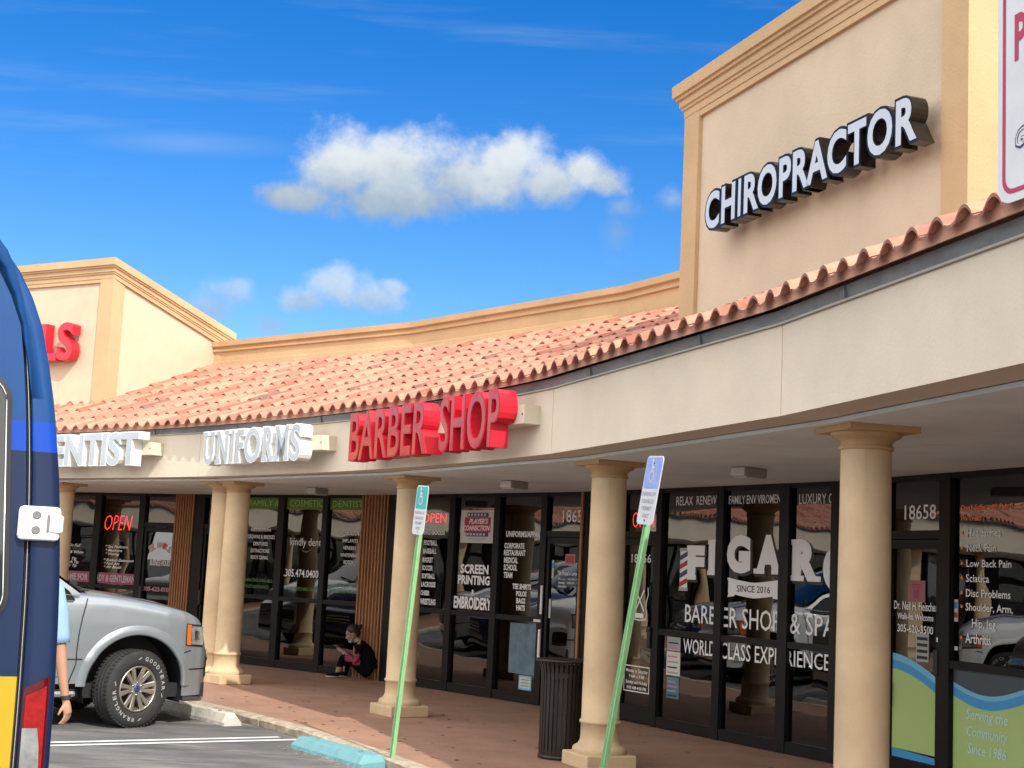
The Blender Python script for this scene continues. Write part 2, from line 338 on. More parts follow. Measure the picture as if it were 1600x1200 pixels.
def obj(name, mb, parent=None, at=None, label=None, cat=None, group=None, kind=None):
    """one mesh object; vertices are kept relative to the parent's (unrotated) location"""
    off = Vector(at) if at is not None else Vector((0, 0, 0))
    if parent is not None and at is None:
        p = parent
        while p is not None: off = off + p.location; p = p.parent
    me = bpy.data.meshes.new(name)
    me.from_pydata([tuple(Vector(p) - off) for p in mb.v], [], mb.f)
    names = list(dict.fromkeys(mb.m))
    for n in names: me.materials.append(MATS[n])
    idx = {n: i for i, n in enumerate(names)}
    me.polygons.foreach_set('material_index', [idx[n] for n in mb.m])
    me.polygons.foreach_set('use_smooth', mb.sm)
    if any(abs(a - 0.5) > 1e-6 for a in mb.attr):
        at_ = me.attributes.new('tint', 'FLOAT', 'FACE'); at_.data.foreach_set('value', mb.attr)
    me.update()
    o = bpy.data.objects.new(name, me); COL.objects.link(o)
    if parent is not None: o.parent = parent
    if at is not None: o.location = off
    return tag(o, label, cat, group, kind)
def tag(o, label=None, cat=None, group=None, kind=None):
    if label: o['label'] = label
    if cat: o['category'] = cat
    if group: o['group'] = group
    if kind: o['kind'] = kind
    return o
def thing(name, loc, label, cat, group=None, rot=0.0):
    o = bpy.data.objects.new(name, None); COL.objects.link(o); o.location = loc; o.rotation_euler = (0, 0, rot); o.empty_display_size = 0.2
    return tag(o, label, cat, group)
def copy_tree(o, parent=None):
    c = o.copy(); COL.objects.link(c)
    if parent is not None: c.parent = parent
    for ch in [x for x in COL.objects if x.parent == o]: copy_tree(ch, c)
    return c
def local(parent_rot_free=True): return (0, 0, 0)
_tx = {}
def glyphs(s, bold=0.0, extrude=0.0, shear=0.0, res=3, space=1.0):
    """text as flat/extruded mesh, in units of cap height; returns verts, faces"""
    k = (s, bold, extrude, shear, res, space)
    if k in _tx: return _tx[k]
    c = bpy.data.curves.new('text', 'FONT'); c.body = s; c.size = 1.0; c.offset = bold; c.extrude = extrude; c.shear = shear; c.resolution_u = res; c.space_character = space
    o = bpy.data.objects.new('text', c); me = bpy.data.meshes.new_from_object(o)
    vs = [tuple(p.co) for p in me.vertices]; fs = [tuple(p.vertices) for p in me.polygons]
    bpy.data.objects.remove(o); bpy.data.meshes.remove(me); bpy.data.curves.remove(c)
    _tx[k] = (vs, fs); return _tx[k]
_cap = glyphs('H'); CAP = max(p[1] for p in _cap[0]) - min(p[1] for p in _cap[0])
def text(mb, s, x0, x1, z0, z1, m, T, d=0.0, bold=0.0, ex=0.0, shear=0.0, res=2, fit=False, space=1.0):
    """write s between x0..x1 with baseline z0 and cap top z1 in the frame T (x right, y up, z out)"""
    vs, fs = glyphs(s, bold, 0.5 if ex else 0.0, shear, res, space)
    ax = min(p[0] for p in vs); bx = max(p[0] for p in vs)
    ay, by = (min(p[1] for p in vs), max(p[1] for p in vs)) if fit else (-bold, CAP + bold)
    kx = (x1 - x0) / (bx - ax); ky = (z1 - z0) / (by - ay)
    mb.add([(x0 + (p[0] - ax) * kx, z0 + (p[1] - ay) * ky, d + (p[2] + (0.5 if ex else 0)) * (ex if ex else 1)) for p in vs], fs, m, T)
def rect(mb, x0, x1, z0, z1, d, m, T, th=0.002):
    mb.box(x0, x1, z0, z1, d - th, d, m, T)

# ------------------------------------------------------------------ plan of the arcade: a polygonal arc of equal bays
CX, CY = -18.8864, 3.2269
TH0, DT = 14.107, 10.067
ZW, ZA = 0.15, 0.07
def circ(kk, Rr):
    a = R(TH0 + DT * kk); return Vector((CX + Rr * math.cos(a), CY + Rr * math.sin(a)))
def PT(kk, Rr):  # the arc, easing into a straight wing towards the right
    if kk >= 1: return circ(kk, Rr)
    A, B = circ(1, Rr), circ(0, Rr)
    if kk >= 0: return A + (B - A) * (1 - kk)
    a = R(TH0 + DT * 0.5 - 90 - 5.8); return B + Vector((math.cos(a), math.sin(a))) * (B - A).length * -kk
def V(k, Rr): return PT(k, Rr)
def P2(a, Rr):   # point on the true circle, degrees
    return Vector((CX + Rr * math.cos(R(a)), CY + Rr * math.sin(R(a))))
def frame(k, Rr, z=0.0):
    A, B = V(k + 1, Rr), V(k, Rr); X = (B - A).normalized(); N = Vector((X.y, -X.x))
    T = Matrix.Identity(4)
    for i in range(2): T[i][0] = X[i]; T[i][2] = N[i]; T[i][3] = A[i]
    T[2][1] = 1.0; T[2][2] = 0; T[2][3] = z; T[2][0] = 0; T[0][1] = T[1][1] = 0
    return T, (B - A).length
K0, K1 = -2, 14            # bays built, right to left
RS, RF = 23.98, 21.08      # shop front line, canopy fascia line
def ring(mb, prof, m, k0=K0, k1=K1, smooth=False, ms=None, close=False, sub=1, arc=False, trim=0.0):
    """sweep a (radius, z) profile along the polygonal arc; ms: material per profile edge"""
    n = len(prof)
    P = []
    for k in range(k0, k1 + 1):
        for q in range(sub if k < k1 else 1):
            t_ = q / sub
            if arc:
                kk = min(max(k + t_, k0 + trim), k1 - trim); P.append([tuple(PT(kk, r)) + (z,) for r, z in prof]); continue
            P.append([tuple(V(k, r) * (1 - t_) + V(min(k + 1, k1), r) * t_) + (z,) for r, z in prof])
    for j in range(n - 1 + (1 if close else 0)):
        j2 = (j + 1) % n
        vs = []; fs = []
        for row in P: vs += [row[j], row[j2]]
        for i in range(len(P) - 1): fs.append((2 * i, 2 * i + 1, 2 * i + 3, 2 * i + 2))
        mb.add(vs, fs, ms[j] if ms else m, None, smooth)
    for row in (P[0], P[-1]):
        if close: mb.add(row, [tuple(range(n))], m)
    return mb

# ------------------------------------------------------------------ ground, walkway, kerb, markings
gm = MB(); gm.box(-400, 400, -300, 500, ZA - 0.5, ZA, 'asphalt'); obj('parking_lot', gm, kind='structure')
wk = MB(); ring(wk, [(20.19, ZA + 0.005), (20.19, ZW), (24.05, ZW), (24.05, ZA + 0.005)], 'walk', close=True, sub=4); obj('walkway', wk, kind='structure')
kb = MB()
for k in range(K0, K1):
    for q in range(3):       # kerb stones about 1.2 m long, a thin joint between them
        a0 = TH0 + DT * (k + q / 3) + 0.03; a1 = TH0 + DT * (k + (q + 1) / 3) - 0.03
        pr = [(20.06, ZA + 0.002), (20.05, ZW - 0.015), (20.075, ZW + 0.004), (20.187, ZW + 0.004), (20.187, ZA + 0.002)]
        rows = []
        for t_ in range(7):
            a = a0 + (a1 - a0) * t_ / 6
            j = [random.uniform(-0.010, 0.010) for _ in pr]
            rows.append([tuple(PT((a - TH0) / DT, r + (j[i] if i < 3 else 0))) + (z + (j[(i + 2) % 5] * 0.5 if i in (1, 2) else 0),) for i, (r, z) in enumerate(pr)])
        kb.grid(rows, 'kerb', smooth=False, flip=True)
        kb.add(rows[0], [(0, 1, 2, 3, 4)], 'kerb'); kb.add(rows[-1], [(4, 3, 2, 1, 0)], 'kerb')
obj('kerb', kb, kind='structure')
mk = MB()
def stripe(p, q, w):
    p, q = Vector(p), Vector(q); n = (q - p).normalized(); n = Vector((-n.y, n.x)) * w / 2
    vs = [tuple(x) + (ZA + 0.004,) for x in (p - n, p + n, q + n, q - n)]
    mk.add(vs, [(0, 3, 2, 1)], 'line_paint')
dS = Vector((1.674, 1.067)).normalized()
for off, e in ((0.0, 0.0), (0.20, 0.13)):
    o_ = Vector((-1.985, 13.715)) + Vector((dS.y, -dS.x)) * off + dS * e
    stripe(o_ - dS * 5.2, o_, 0.085)
obj('parking_lines', mk, kind='structure')

# ------------------------------------------------------------------ the arcade
arcade = thing('shopping_arcade', (-1.0, 19.0, ZW), 'curved cream stucco shopping arcade with terracotta tile roof, columns and dark shop windows', 'building')
LB = (V(1, RF) - V(0, RF)).length
for k in range(K0, K1):
    m = MB(); ring(m, [(RF, 2.65), (RF, 3.182), (RF + 0.30, 3.182), (RF + 0.30, 2.65)], 'stucco_fascia', k, k + 1, close=True, sub=12, arc=True, trim=0.0009)
    obj('fascia', m, arcade)
m = MB(); ring(m, [(RF + 0.27, 2.62), (RF + 0.27, 2.645), (29.5, 2.645), (29.5, 2.62)], 'soffit', close=True); obj('soffit', m, arcade)
m = MB()
ring(m, [(RF - 0.014, 3.196), (RF - 0.034, 3.262), (RF + 0.10, 3.262), (RF + 0.10, 3.196)], 'flashing', close=True, sub=12, arc=True)
ring(m, [(RF - 0.020, 3.184), (RF - 0.020, 3.195), (RF + 0.02, 3.195), (RF + 0.02, 3.184)], 'drip', close=True, sub=12, arc=True)
for k in range(K0, K1):      # lap joints in the metal
    for q in (0.27, 0.77):
        p = PT(k + q, RF); d = (PT(k + q - .02, RF) - p).normalized(); A = Matrix.Translation((p.x, p.y, 0)) @ Matrix.Rotation(math.atan2(d.y, d.x) + math.pi / 2, 4, 'Z'); m.box(-0.039, -0.008, -0.006, 0.006, 3.197, 3.262, 'flashing', A)
obj('gutter', m, arcade)
# roof tiles: barrel tiles in eight courses
ER0, EZ0, SL = 20.95, 3.268, 0.4040
NROW, NT = 8, 16; RUN = 3.50; CR = RUN / NROW
prof = []
for i in range(4): prof.append((0.38 * i / 3.0, 0.006 - 0.010 * math.sin(math.pi * i / 3)))
for i in range(1, 9): prof.append((0.38 + 0.62 * i / 8, 0.064 * math.sin(math.pi * i / 8) ** 0.72 if i < 8 else 0.006))
tm = MB()
rng = random.Random(3)
for k in range(K0, K1):
    for r in range(NROW):
        ra, rb = ER0 + CR * r - 0.03, ER0 + CR * (r + 1) + 0.02
        lift0, lift1 = 0.035, 0.005
        for t_ in range(NT):
            tint = min(1, max(0, rng.gauss(0.5, 0.26))); jz = rng.uniform(-0.006, 0.006); jr = rng.uniform(-0.005, 0.005) if r == 0 else (rng.uniform(-0.011, 0.011) if rng.random() > .012 else -.04)
            rows = []
            for (rr, lf) in ((ra + jr, lift0 + jz), (rb, lift1)):
                zb = EZ0 + (rr - ER0) * SL
                rows.append([tuple(PT(k + 1 - (t_ + q) / NT, rr)) + (zb + lf + h,) for q, h in prof])
            tm.grid(rows, 'tile', smooth=True); n0 = len(prof) - 1
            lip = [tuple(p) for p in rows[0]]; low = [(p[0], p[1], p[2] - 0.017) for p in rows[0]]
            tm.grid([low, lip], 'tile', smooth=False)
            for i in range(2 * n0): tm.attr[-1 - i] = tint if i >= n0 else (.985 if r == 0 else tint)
obj('tile_roof', tm, arcade)
m = MB()
ring(m, [(ER0 + 0.025, EZ0 - 0.012), (ER0 + 0.025, EZ0 + 0.066), (24.5, EZ0 - 0.012 + (24.48 - ER0) * SL), (24.5, EZ0 - 0.05 + (24.48 - ER0) * SL)], 'mortar', close=True, sub=12, arc=True)
obj('roof_deck', m, arcade)
m = MB()
ring(m, [(24.44, 4.45), (24.395, 4.45), (24.395, 4.755), (24.42, 4.765), (24.42, 4.915), (24.385, 4.925), (24.38, 4.955), (24.405, 4.965), (24.40, 4.985), (24.355, 5.005), (24.345, 5.08), (24.60, 5.095), (24.60, 4.45)], 'stucco_trim', close=True)
obj('parapet', m, arcade)
m = MB(); ring(m, [(24.6, 4.46), (24.6, 4.50), (29.6, 4.50), (29.6, 4.46)], 'soffit', close=True); obj('flat_roof', m, arcade)
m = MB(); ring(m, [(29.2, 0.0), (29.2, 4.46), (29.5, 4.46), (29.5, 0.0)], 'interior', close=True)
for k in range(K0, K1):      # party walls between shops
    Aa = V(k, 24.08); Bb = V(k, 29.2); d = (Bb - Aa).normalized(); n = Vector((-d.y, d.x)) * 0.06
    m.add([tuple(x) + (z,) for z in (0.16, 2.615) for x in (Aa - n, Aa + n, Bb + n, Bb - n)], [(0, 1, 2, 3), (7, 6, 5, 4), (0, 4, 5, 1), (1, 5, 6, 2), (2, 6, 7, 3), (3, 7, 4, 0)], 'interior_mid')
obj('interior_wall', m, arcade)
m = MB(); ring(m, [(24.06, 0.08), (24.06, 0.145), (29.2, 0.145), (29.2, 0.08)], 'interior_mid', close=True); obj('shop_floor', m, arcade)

# columns
def column_parts(parent, loc, ang):
    c = bpy.data.objects.new('column', None); COL.objects.link(c); c.parent = parent; c.location = Vector(loc) - parent.location; c.rotation_euler = (0, 0, ang)
    z = 0.0
    m = MB(); m.box(-.225, .225, -.225, .225, 0.0, .115, 'column_paint', None, 0.012)
    m.lathe([(.215, .112), (.222, .135), (.215, .160), (.190, .178), (.176, .182), (.170, .20)], 'column_paint', seg=40)
    o = obj_local('base', m, c)
    m = MB(); m.lathe([(.170, .199), (.160, .215), (.157, .24), (.156, .345), (.166, .350), (.169, .362), (.166, .374), (.155, .380), (.1545, .70), (.153, 1.2), (.149, 1.8), (.144, 2.335)], 'column_paint', seg=40)
    for a_ in (0.6, 2.6, 4.2):  # faint mould line
        m.box(.1385, .1475, -.002, .002, .40, 2.33, 'column_paint', Matrix.Rotation(a_, 4, 'Z'))
    obj_local('shaft', m, c)
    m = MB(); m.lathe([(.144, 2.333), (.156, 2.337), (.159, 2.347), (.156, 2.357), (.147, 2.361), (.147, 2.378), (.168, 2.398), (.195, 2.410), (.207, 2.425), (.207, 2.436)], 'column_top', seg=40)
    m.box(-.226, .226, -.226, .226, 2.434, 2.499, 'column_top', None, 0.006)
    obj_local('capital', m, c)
    return c
def obj_local(name, mb, parent, label=None):
    me_o = obj(name, mb, None); me_o.parent = parent
    if label: me_o['label'] = label
    return me_o
RC = 21.627
col0 = None
for k in range(K0, K1 + 1):
    p = V(k, RC); a = R(TH0 + DT * k)
    spots = [p]
    if k == 3: 
        tng = Vector((-math.sin(a), math.cos(a))); spots = [p - tng * 0.09, p + tng * 0.23]
    for q in spots:
        if col0 is None: col0 = column_parts(arcade, (q.x, q.y, ZW - 0.001), a)
        else:
            c = copy_tree(col0, arcade); c.location = Vector((q.x, q.y, ZW - 0.001)) - arcade.location; c.rotation_euler = (0, 0, a)

# towers
def tower(k, x0, x1, ztop, drop, skew, label):
    T, L = frame(k, 22.29)
    D = 2.45
    t = bpy.data.objects.new('tower', None); COL.objects.link(t); t.parent = arcade; q = V(k, 22.29); t.location = Vector((q.x, q.y, 3.8)) - arcade.location; t['label'] = label
    zb = 3.5; zf = ztop - 0.30
    sk = skew * D
    vs = [(x0, zb, 0), (x1, zb, 0), (x1 + sk, zb, -D), (x0 - sk, zb, -D), (x0, zf, 0), (x1, zf, 0), (x1 + sk, zf - drop, -D), (x0 - sk, zf - drop, -D)]
    m = MB(); m.add(vs, [(0, 1, 5, 4), (1, 2, 6, 5), (2, 3, 7, 6), (3, 0, 4, 7), (4, 5, 6, 7)], 'stucco_cream', T); obj('tower_wall', m, t)
    m = MB(); b = 0.036
    m.box(x0 - b, x0 + .245, zb, zf, 0.0, b, 'stucco_trim', T); m.box(x1 - .235, x1 + b, zb, zf, 0.0, b, 'stucco_trim', T)
    m.box(x0 + .245, x1 - .235, zf - .055, zf, 0.0, b - 0.004, 'stucco_trim', T)
    m.box(x1 - .002, x1 + b - 0.001, zb, zf, -0.20, -0.001, 'stucco_trim', T); m.box(x0 - b + 0.001, x0 + .002, zb, zf, -0.20, -0.001, 'stucco_trim', T)
    obj('corner_trim', m, t)
    pr = [(0.0, 0.0), (0.040, 0.0), (0.044, 0.060), (0.058, 0.066), (0.060, 0.088), (0.074, 0.094), (0.078, 0.150), (0.100, 0.156), (0.102, 0.180), (0.124, 0.186), (0.127, 0.292), (0.02, 0.302)]
    m = MB(); P = []
    for (xx, dd, sx) in ((x0, -D, -1), (x0, 0, -1), (x1, 0, 1), (x1, -D, 1)):
        back = dd < 0
        P.append([(xx + sx * (o + (sk if back else 0)), zf + h - (drop if back else 0), (o if not back else dd)) for o, h in pr])
    m.grid(P, 'stucco_trim', T, smooth=False, flip=True)
    m.add([P[0][-1], P[1][-1], P[2][-1], P[3][-1]], [(0, 1, 2, 3)], 'stucco_trim', T)
    obj('cornice', m, t)
    return T
TT1 = tower(0, -0.0, 3.905, 5.985, 0.0, 0.0, 'tall shaded sign tower with moulded cornice, nearest the camera')
TT2 = tower(4, 0.02, 3.80, 6.02, 0.74, 0.07, 'sunlit sign tower at the far end of the curved roof')

# ------------------------------------------------------------------ shop fronts
BAYS = {0: dict(w=[(0.12, 0.66), (1.648, 2.60), (2.72, 3.60), (3.72, 4.14)], d=[(0.777, 1.508)]),
        1: dict(w=[(0.10, 0.66), (1.52, 2.457), (2.57, 3.421), (3.557, 4.13)], d=[(0.789, 1.427)]),
        2: dict(w=[(0.757, 1.65), (1.771, 2.557), (2.669, 3.445)], d=[(3.548, 4.15)]),
        3: dict(w=[(1.36, 2.159), (2.30, 3.116), (3.222, 3.97)], d=[(0.46, 1.22)]),
        4: dict(w=[(0.30, 1.16), (1.28, 2.234), (2.377, 3.216)], d=[(3.34, 4.00)])}
GEN = dict(w=[(0.12, 1.02), (1.14, 2.04), (2.16, 3.06)], d=[(3.18, 3.98)])
SLAB = {0: 'black framed chiropractor shop front with green and blue window film', 1: 'black framed barber shop front with FIGARO lettering', 2: 'black framed uniform shop front with lists of sports', 3: 'black framed dental office front with green bands on top', 4: 'black framed nail salon front with pink banners'}
FRONTS = {}
def lower_door_handle(m, x, T):
    m.box(x, x + .05, .95, 1.20, .05, .075, 'black_plastic', T, 0.006)
for k in range(K0, K1):
    T, L = frame(k, RS); spec = BAYS.get(k, GEN)
    sf = MB(); ops = sorted([(a, b, 'w') for a, b in spec['w']] + [(a, b, 'd') for a, b in spec['d']])
    x = 0.0
    for a, b, ty in ops + [(L, L, 'e')]:
        if a - x > 0.004: sf.box(x + (0.002 if x == 0 else 0), a - (0.002 if ty == 'e' else 0), ZW + 0.001, 2.619, -0.06, 0.05, 'frame_black', T)
        x = b
    panes = []
    for a, b, ty in ops:
        if ty == 'w':
            for z0, z1 in ((ZW + .001, .262), (1.10, 1.158), (2.575, 2.619)): sf.box(a, b, z0, z1, -0.055, 0.043, 'frame_black', T)
            panes += [(a, b, .262, 1.10), (a, b, 1.158, 2.575)]
        else:
            for z0, z1 in ((2.10, 2.168), (2.575, 2.619)): sf.box(a, b, z0, z1, -0.055, 0.043, 'frame_black', T)
            panes += [(a, b, 2.168, 2.575)]
    fo = obj('shop_front', sf, arcade, label=SLAB.get(k)); FRONTS[k] = fo
    for a, b, z0, z1 in panes:
        m = MB(); m.box(a, b, z0, z1, -0.003, 0.003, 'shop_glass', T); obj('window_pane', m, fo)
    for a, b in spec['d']:
        m = MB(); s_ = 0.055; e = 0.006
        m.box(a + e, a + s_, ZW + .012, 2.094, -0.03, 0.03, 'frame_black', T); m.box(b - s_, b - e, ZW + .012, 2.094, -0.03, 0.03, 'frame_black', T)
        m.box(a + s_, b - s_, ZW + .012, .33, -0.028, 0.028, 'frame_black', T); m.box(a + s_, b - s_, 2.02, 2.094, -0.028, 0.028, 'frame_black', T)
        m.box(a + s_, b - s_, .33, 2.02, -0.003, 0.003, 'shop_glass', T)
        obj('shop_door', m, fo)
        if k == 2:
            m = MB(); m.box(3.508, 3.540, 1.20, 1.53, .05, .062, 'sign_white', T); m.box(3.500, 3.535, .70, 1.02, .05, .066, 'sign_white', T)
            m.box(3.40, 3.52, 1.105, 1.135, .044, .058, 'sign_white', T)
        elif k == 0:
            m = MB(); m.box(1.462, 1.515, 1.033, 1.229, .031, .062, 'black_plastic', T, .005); m.box(0.80, 0.845, .736, .941, .031, .065, 'black_plastic', T, .005); m.box(1.47, 1.50, 1.29, 1.325, .031, .037, 'sign_white', T)
        else:
            xx = a + .02 if k in (4, 3) else b - .07
            m = MB(); m.box(xx, xx + .05, .95, 1.17, .031, .075, 'black_plastic', T, .006)
        obj('door_handle', m, fo)
# fluted timber panels at the shop corners
def flutes(k, a, b, n, lab):
    T, L = frame(k, RS); m = MB(); w = (b - a) / n
    for i in range(n):
        x = a + w * i
        m.prism([(x + .08 * w, .052), (x + .22 * w, .105), (x + .62 * w, .105), (x + .76 * w, .052)], ZW + .001, 2.619, 'wood', T @ Matrix(((1, 0, 0, 0), (0, 0, 1, 0), (0, 1, 0, 0), (0, 0, 0, 1))))
    m.box(a, b, ZW + .001, 2.618, .02, .056, 'wood', T)
    obj('timber_panel', m, arcade, label=lab)
flutes(3, 3.955, 4.50, 9, 'fluted brown timber panel behind the sitting woman')
flutes(4, 4.015, 4.42, 8, 'fluted brown timber panel beside the nail salon door')
T, L = frame(2, RS); m = MB(); m.box(4.165, 4.20, ZW + .001, 2.618, .051, .075, 'wood', T); obj('timber_trim', m, arcade)
LETTERING = [
    (4, '18650', 3.554, 3.784, 2.028, 2.108, 'w'),
    (4, 'BUSINESS HOURS', 3.49, 3.912, 1.499, 1.591, 'w'),
    (4, '305-622-0100', 3.389, 3.979, 1.102, 1.168, 'pk'),
    (4, '* Acrylic Full', 1.463, 1.944, 1.738, 1.782, 'wi'),
    (4, '* Gel', 1.47, 1.659, 1.678, 1.722, 'wi'),
    (4, '* Pink & White', 1.477, 2.015, 1.629, 1.673, 'wi'),
    (4, '* Glue Tip', 1.49, 1.872, 1.522, 1.566, 'wi'),
    (4, '* French Tip', 1.496, 1.925, 1.467, 1.511, 'wi'),
    (4, '* Color Tip', 1.503, 1.885, 1.412, 1.456, 'wi'),
    (4, '* Spa Pedicure', 2.502, 2.995, 1.742, 1.786, 'wi'),
    (4, '* Manicure', 2.508, 2.872, 1.681, 1.724, 'wi'),
    (4, '* Waxing', 2.515, 2.814, 1.626, 1.669, 'wi'),
    (4, '* Eyelash Extension', 2.488, 3.14, 1.529, 1.572, 'wi'),
    (4, '* Nail Art', 2.494, 2.839, 1.472, 1.515, 'wi'),
    (4, '* Air Brush', 2.5, 2.882, 1.418, 1.462, 'wi'),
    (4, 'WELCOME FOR', 1.32, 2.168, 1.202, 1.311, 'bw'),
    (4, 'LADY & GENTLEMAN', 2.302, 3.196, 1.205, 1.313, 'bw'),
    (3, 'FAMILY &', 1.465, 2.139, 2.456, 2.54, 'ly'),
    (3, 'COSMETIC', 2.373, 3.085, 2.454, 2.545, 'ly'),
    (3, 'DENTISTRY', 3.285, 4.082, 2.453, 2.541, 'ly'),
    (3, 'RESTORATIONS', 1.545, 1.99, 2.083, 2.122, 'w'),
    (3, 'CROWNS & BRIDGES', 1.475, 2.083, 1.974, 2.029, 'w'),
    (3, 'DENTURES', 1.615, 1.934, 1.873, 1.927, 'w'),
    (3, 'EXTRACTIONS', 1.565, 1.981, 1.771, 1.824, 'w'),
    (3, 'ROOT CANAL', 1.576, 1.964, 1.675, 1.728, 'w'),
    (3, 'INVISALIGN', 3.501, 3.843, 2.065, 2.115, 'w'),
    (3, 'IMPLANTS', 3.521, 3.83, 1.963, 2.013, 'w'),
    (3, 'VENEERS', 3.54, 3.797, 1.863, 1.913, 'w'),
    (3, 'WHITENING', 3.496, 3.837, 1.763, 1.813, 'w'),
    (3, 'BOTOX', 3.569, 3.771, 1.667, 1.717, 'w'),
    (3, 'FINANCING AVAILABLE', 1.454, 2.088, 1.345, 1.391, 'g'),
    (3, 'MOST INSURANCE', 1.476, 2.015, 1.254, 1.297, 'g'),
    (3, 'WWW.KSDCLINIC.COM', 2.38, 3.024, 1.263, 1.308, 'g'),
    (3, 'WALK-INS AND', 3.458, 3.874, 1.342, 1.386, 'g'),
    (3, 'EMERGENCIES WELCOME', 3.303, 3.943, 1.265, 1.311, 'g'),
    (3, 'kindly dental', 2.429, 3.173, 1.897, 2.004, 'wl'),
    (3, '.305.474.0400', 2.335, 3.066, 1.451, 1.556, 'w'),
    (2, 'SPORTING GOODS', 0.825, 1.524, 2.096, 2.159, 'wc'),
    (2, 'FOOTBALL', 1.076, 1.363, 1.959, 2.025, 'wc'),
    (2, 'BASEBALL', 1.07, 1.361, 1.852, 1.918, 'wc'),
    (2, 'BASKET', 1.069, 1.296, 1.738, 1.804, 'wc'),
    (2, 'SOCCER', 1.066, 1.302, 1.635, 1.699, 'wc'),
    (2, 'SOFTBALL', 1.07, 1.356, 1.531, 1.596, 'wc'),
    (2, 'LACROSSE', 1.067, 1.375, 1.424, 1.49, 'wc'),
    (2, 'CHEER', 1.062, 1.256, 1.315, 1.377, 'wc'),
    (2, 'WRESTLING', 1.064, 1.395, 1.198, 1.274, 'wc'),
    (2, 'SCREEN', 1.889, 2.45, 1.624, 1.738, 'wc'),
    (2, 'PRINTING', 1.846, 2.485, 1.49, 1.601, 'wc'),
    (2, '&', 2.132, 2.188, 1.379, 1.43, 'wc'),
    (2, 'EMBROIDERY', 1.782, 2.536, 1.187, 1.336, 'wc'),
    (2, 'UNIFORMS/APPAREL', 2.759, 3.476, 2.089, 2.16, 'wc'),
    (2, 'CORPORATE', 2.738, 3.115, 1.95, 2.017, 'wc'),
    (2, 'RESTAURANT', 2.736, 3.142, 1.864, 1.934, 'wc'),
    (2, 'MEDICAL', 2.743, 3.006, 1.774, 1.844, 'wc'),
    (2, 'SCHOOL', 2.744, 2.999, 1.686, 1.758, 'wc'),
    (2, 'TEAM', 2.748, 2.914, 1.595, 1.665, 'wc'),
    (2, 'TEE SHIRTS', 2.925, 3.272, 1.468, 1.533, 'wc'),
    (2, 'POLOS', 3.001, 3.194, 1.386, 1.448, 'wc'),
    (2, 'BAGS', 3.01, 3.177, 1.301, 1.364, 'wc'),
    (2, 'HATS', 3.016, 3.175, 1.217, 1.282, 'wc'),
    (2, "PLAYER'S", 2.027, 2.418, 2.238, 2.307, 'board'),
    (2, 'CONNECTION', 1.912, 2.451, 2.156, 2.225, 'board'),
    (2, '18654', 3.787, 4.227, 2.273, 2.414, 'w'),
    (2, "The Player's Connection", 3.736, 4.167, 1.661, 1.71, 'w'),
    (2, 'Mon - Fri     9:00 AM - 6:00 PM', 3.75, 4.162, 1.607, 1.631, 'w'),
    (2, 'Saturday    10:00 AM - 3:00 PM', 3.753, 4.165, 1.564, 1.589, 'w'),
    (2, 'Sunday        Closed', 3.755, 4.167, 1.522, 1.546, 'w'),
    (1, 'RELAX  RENEW', 1.717, 2.401, 2.44, 2.53, 'wt'),
    (1, 'FAMILY ENV VIROMENT', 2.598, 3.434, 2.439, 2.521, 'wt'),
    (1, 'LUXURY CLEAN', 3.646, 4.348, 2.423, 2.515, 'wt'),
    (1, '18656', 0.928, 1.295, 1.836, 1.926, 'wt'),
    (1, 'BARB', 1.929, 2.446, 1.253, 1.43, 'wt'),
    (1, 'ER SHOP', 2.546, 3.417, 1.239, 1.428, 'wt'),
    (1, '& SPA', 3.555, 4.172, 1.235, 1.421, 'wt'),
    (1, 'WORLD', 1.915, 2.444, 0.942, 1.086, 'wt'),
    (1, 'CLASS EXPE', 2.532, 3.421, 0.933, 1.088, 'wt'),
    (1, 'RIENCE', 3.51, 4.105, 0.939, 1.081, 'wt'),
    (1, 'SINCE 2016', 2.763, 3.265, 1.588, 1.651, 'bk'),
    (0, '18658', 0.979, 1.41, 2.261, 2.378, 'w'),
    (0, 'Headaches', 1.807, 2.212, 2.116, 2.174, 'w'),
    (0, 'Neck Pain', 1.808, 2.158, 2.001, 2.059, 'w'),
    (0, 'Low Back Pain', 1.803, 2.335, 1.884, 1.939, 'w'),
    (0, 'Sciatica', 1.798, 2.078, 1.769, 1.827, 'w'),
    (0, 'Disc Problems', 1.8, 2.327, 1.656, 1.715, 'w'),
    (0, 'Shoulder, Arm,', 1.797, 2.352, 1.551, 1.608, 'w'),
    (0, 'Dr. Neil H. Fleischer', 0.848, 1.443, 1.524, 1.593, 'w'),
    (0, 'Walk-Ins Welcome', 0.897, 1.388, 1.445, 1.498, 'w'),
    (0, '305-620-3500', 0.899, 1.386, 1.342, 1.404, 'w'),
    (0, 'Hip, leg', 1.877, 2.16, 1.427, 1.491, 'w'),
    (0, 'Arthritis', 1.798, 2.102, 1.304, 1.378, 'w'),
    (0, "Don't Suffer with Pain !!", 1.728, 2.356, 2.321, 2.363, 'or'),
    (0, 'We Treat:', 1.729, 1.982, 2.239, 2.278, 'or'),
    (0, 'Serving the', 1.816, 2.305, 0.736, 0.812, 'sv'),
    (0, 'Community', 1.825, 2.306, 0.612, 0.686, 'sv'),
    (0, 'Since 1986', 1.837, 2.286, 0.483, 0.559, 'sv'),
]
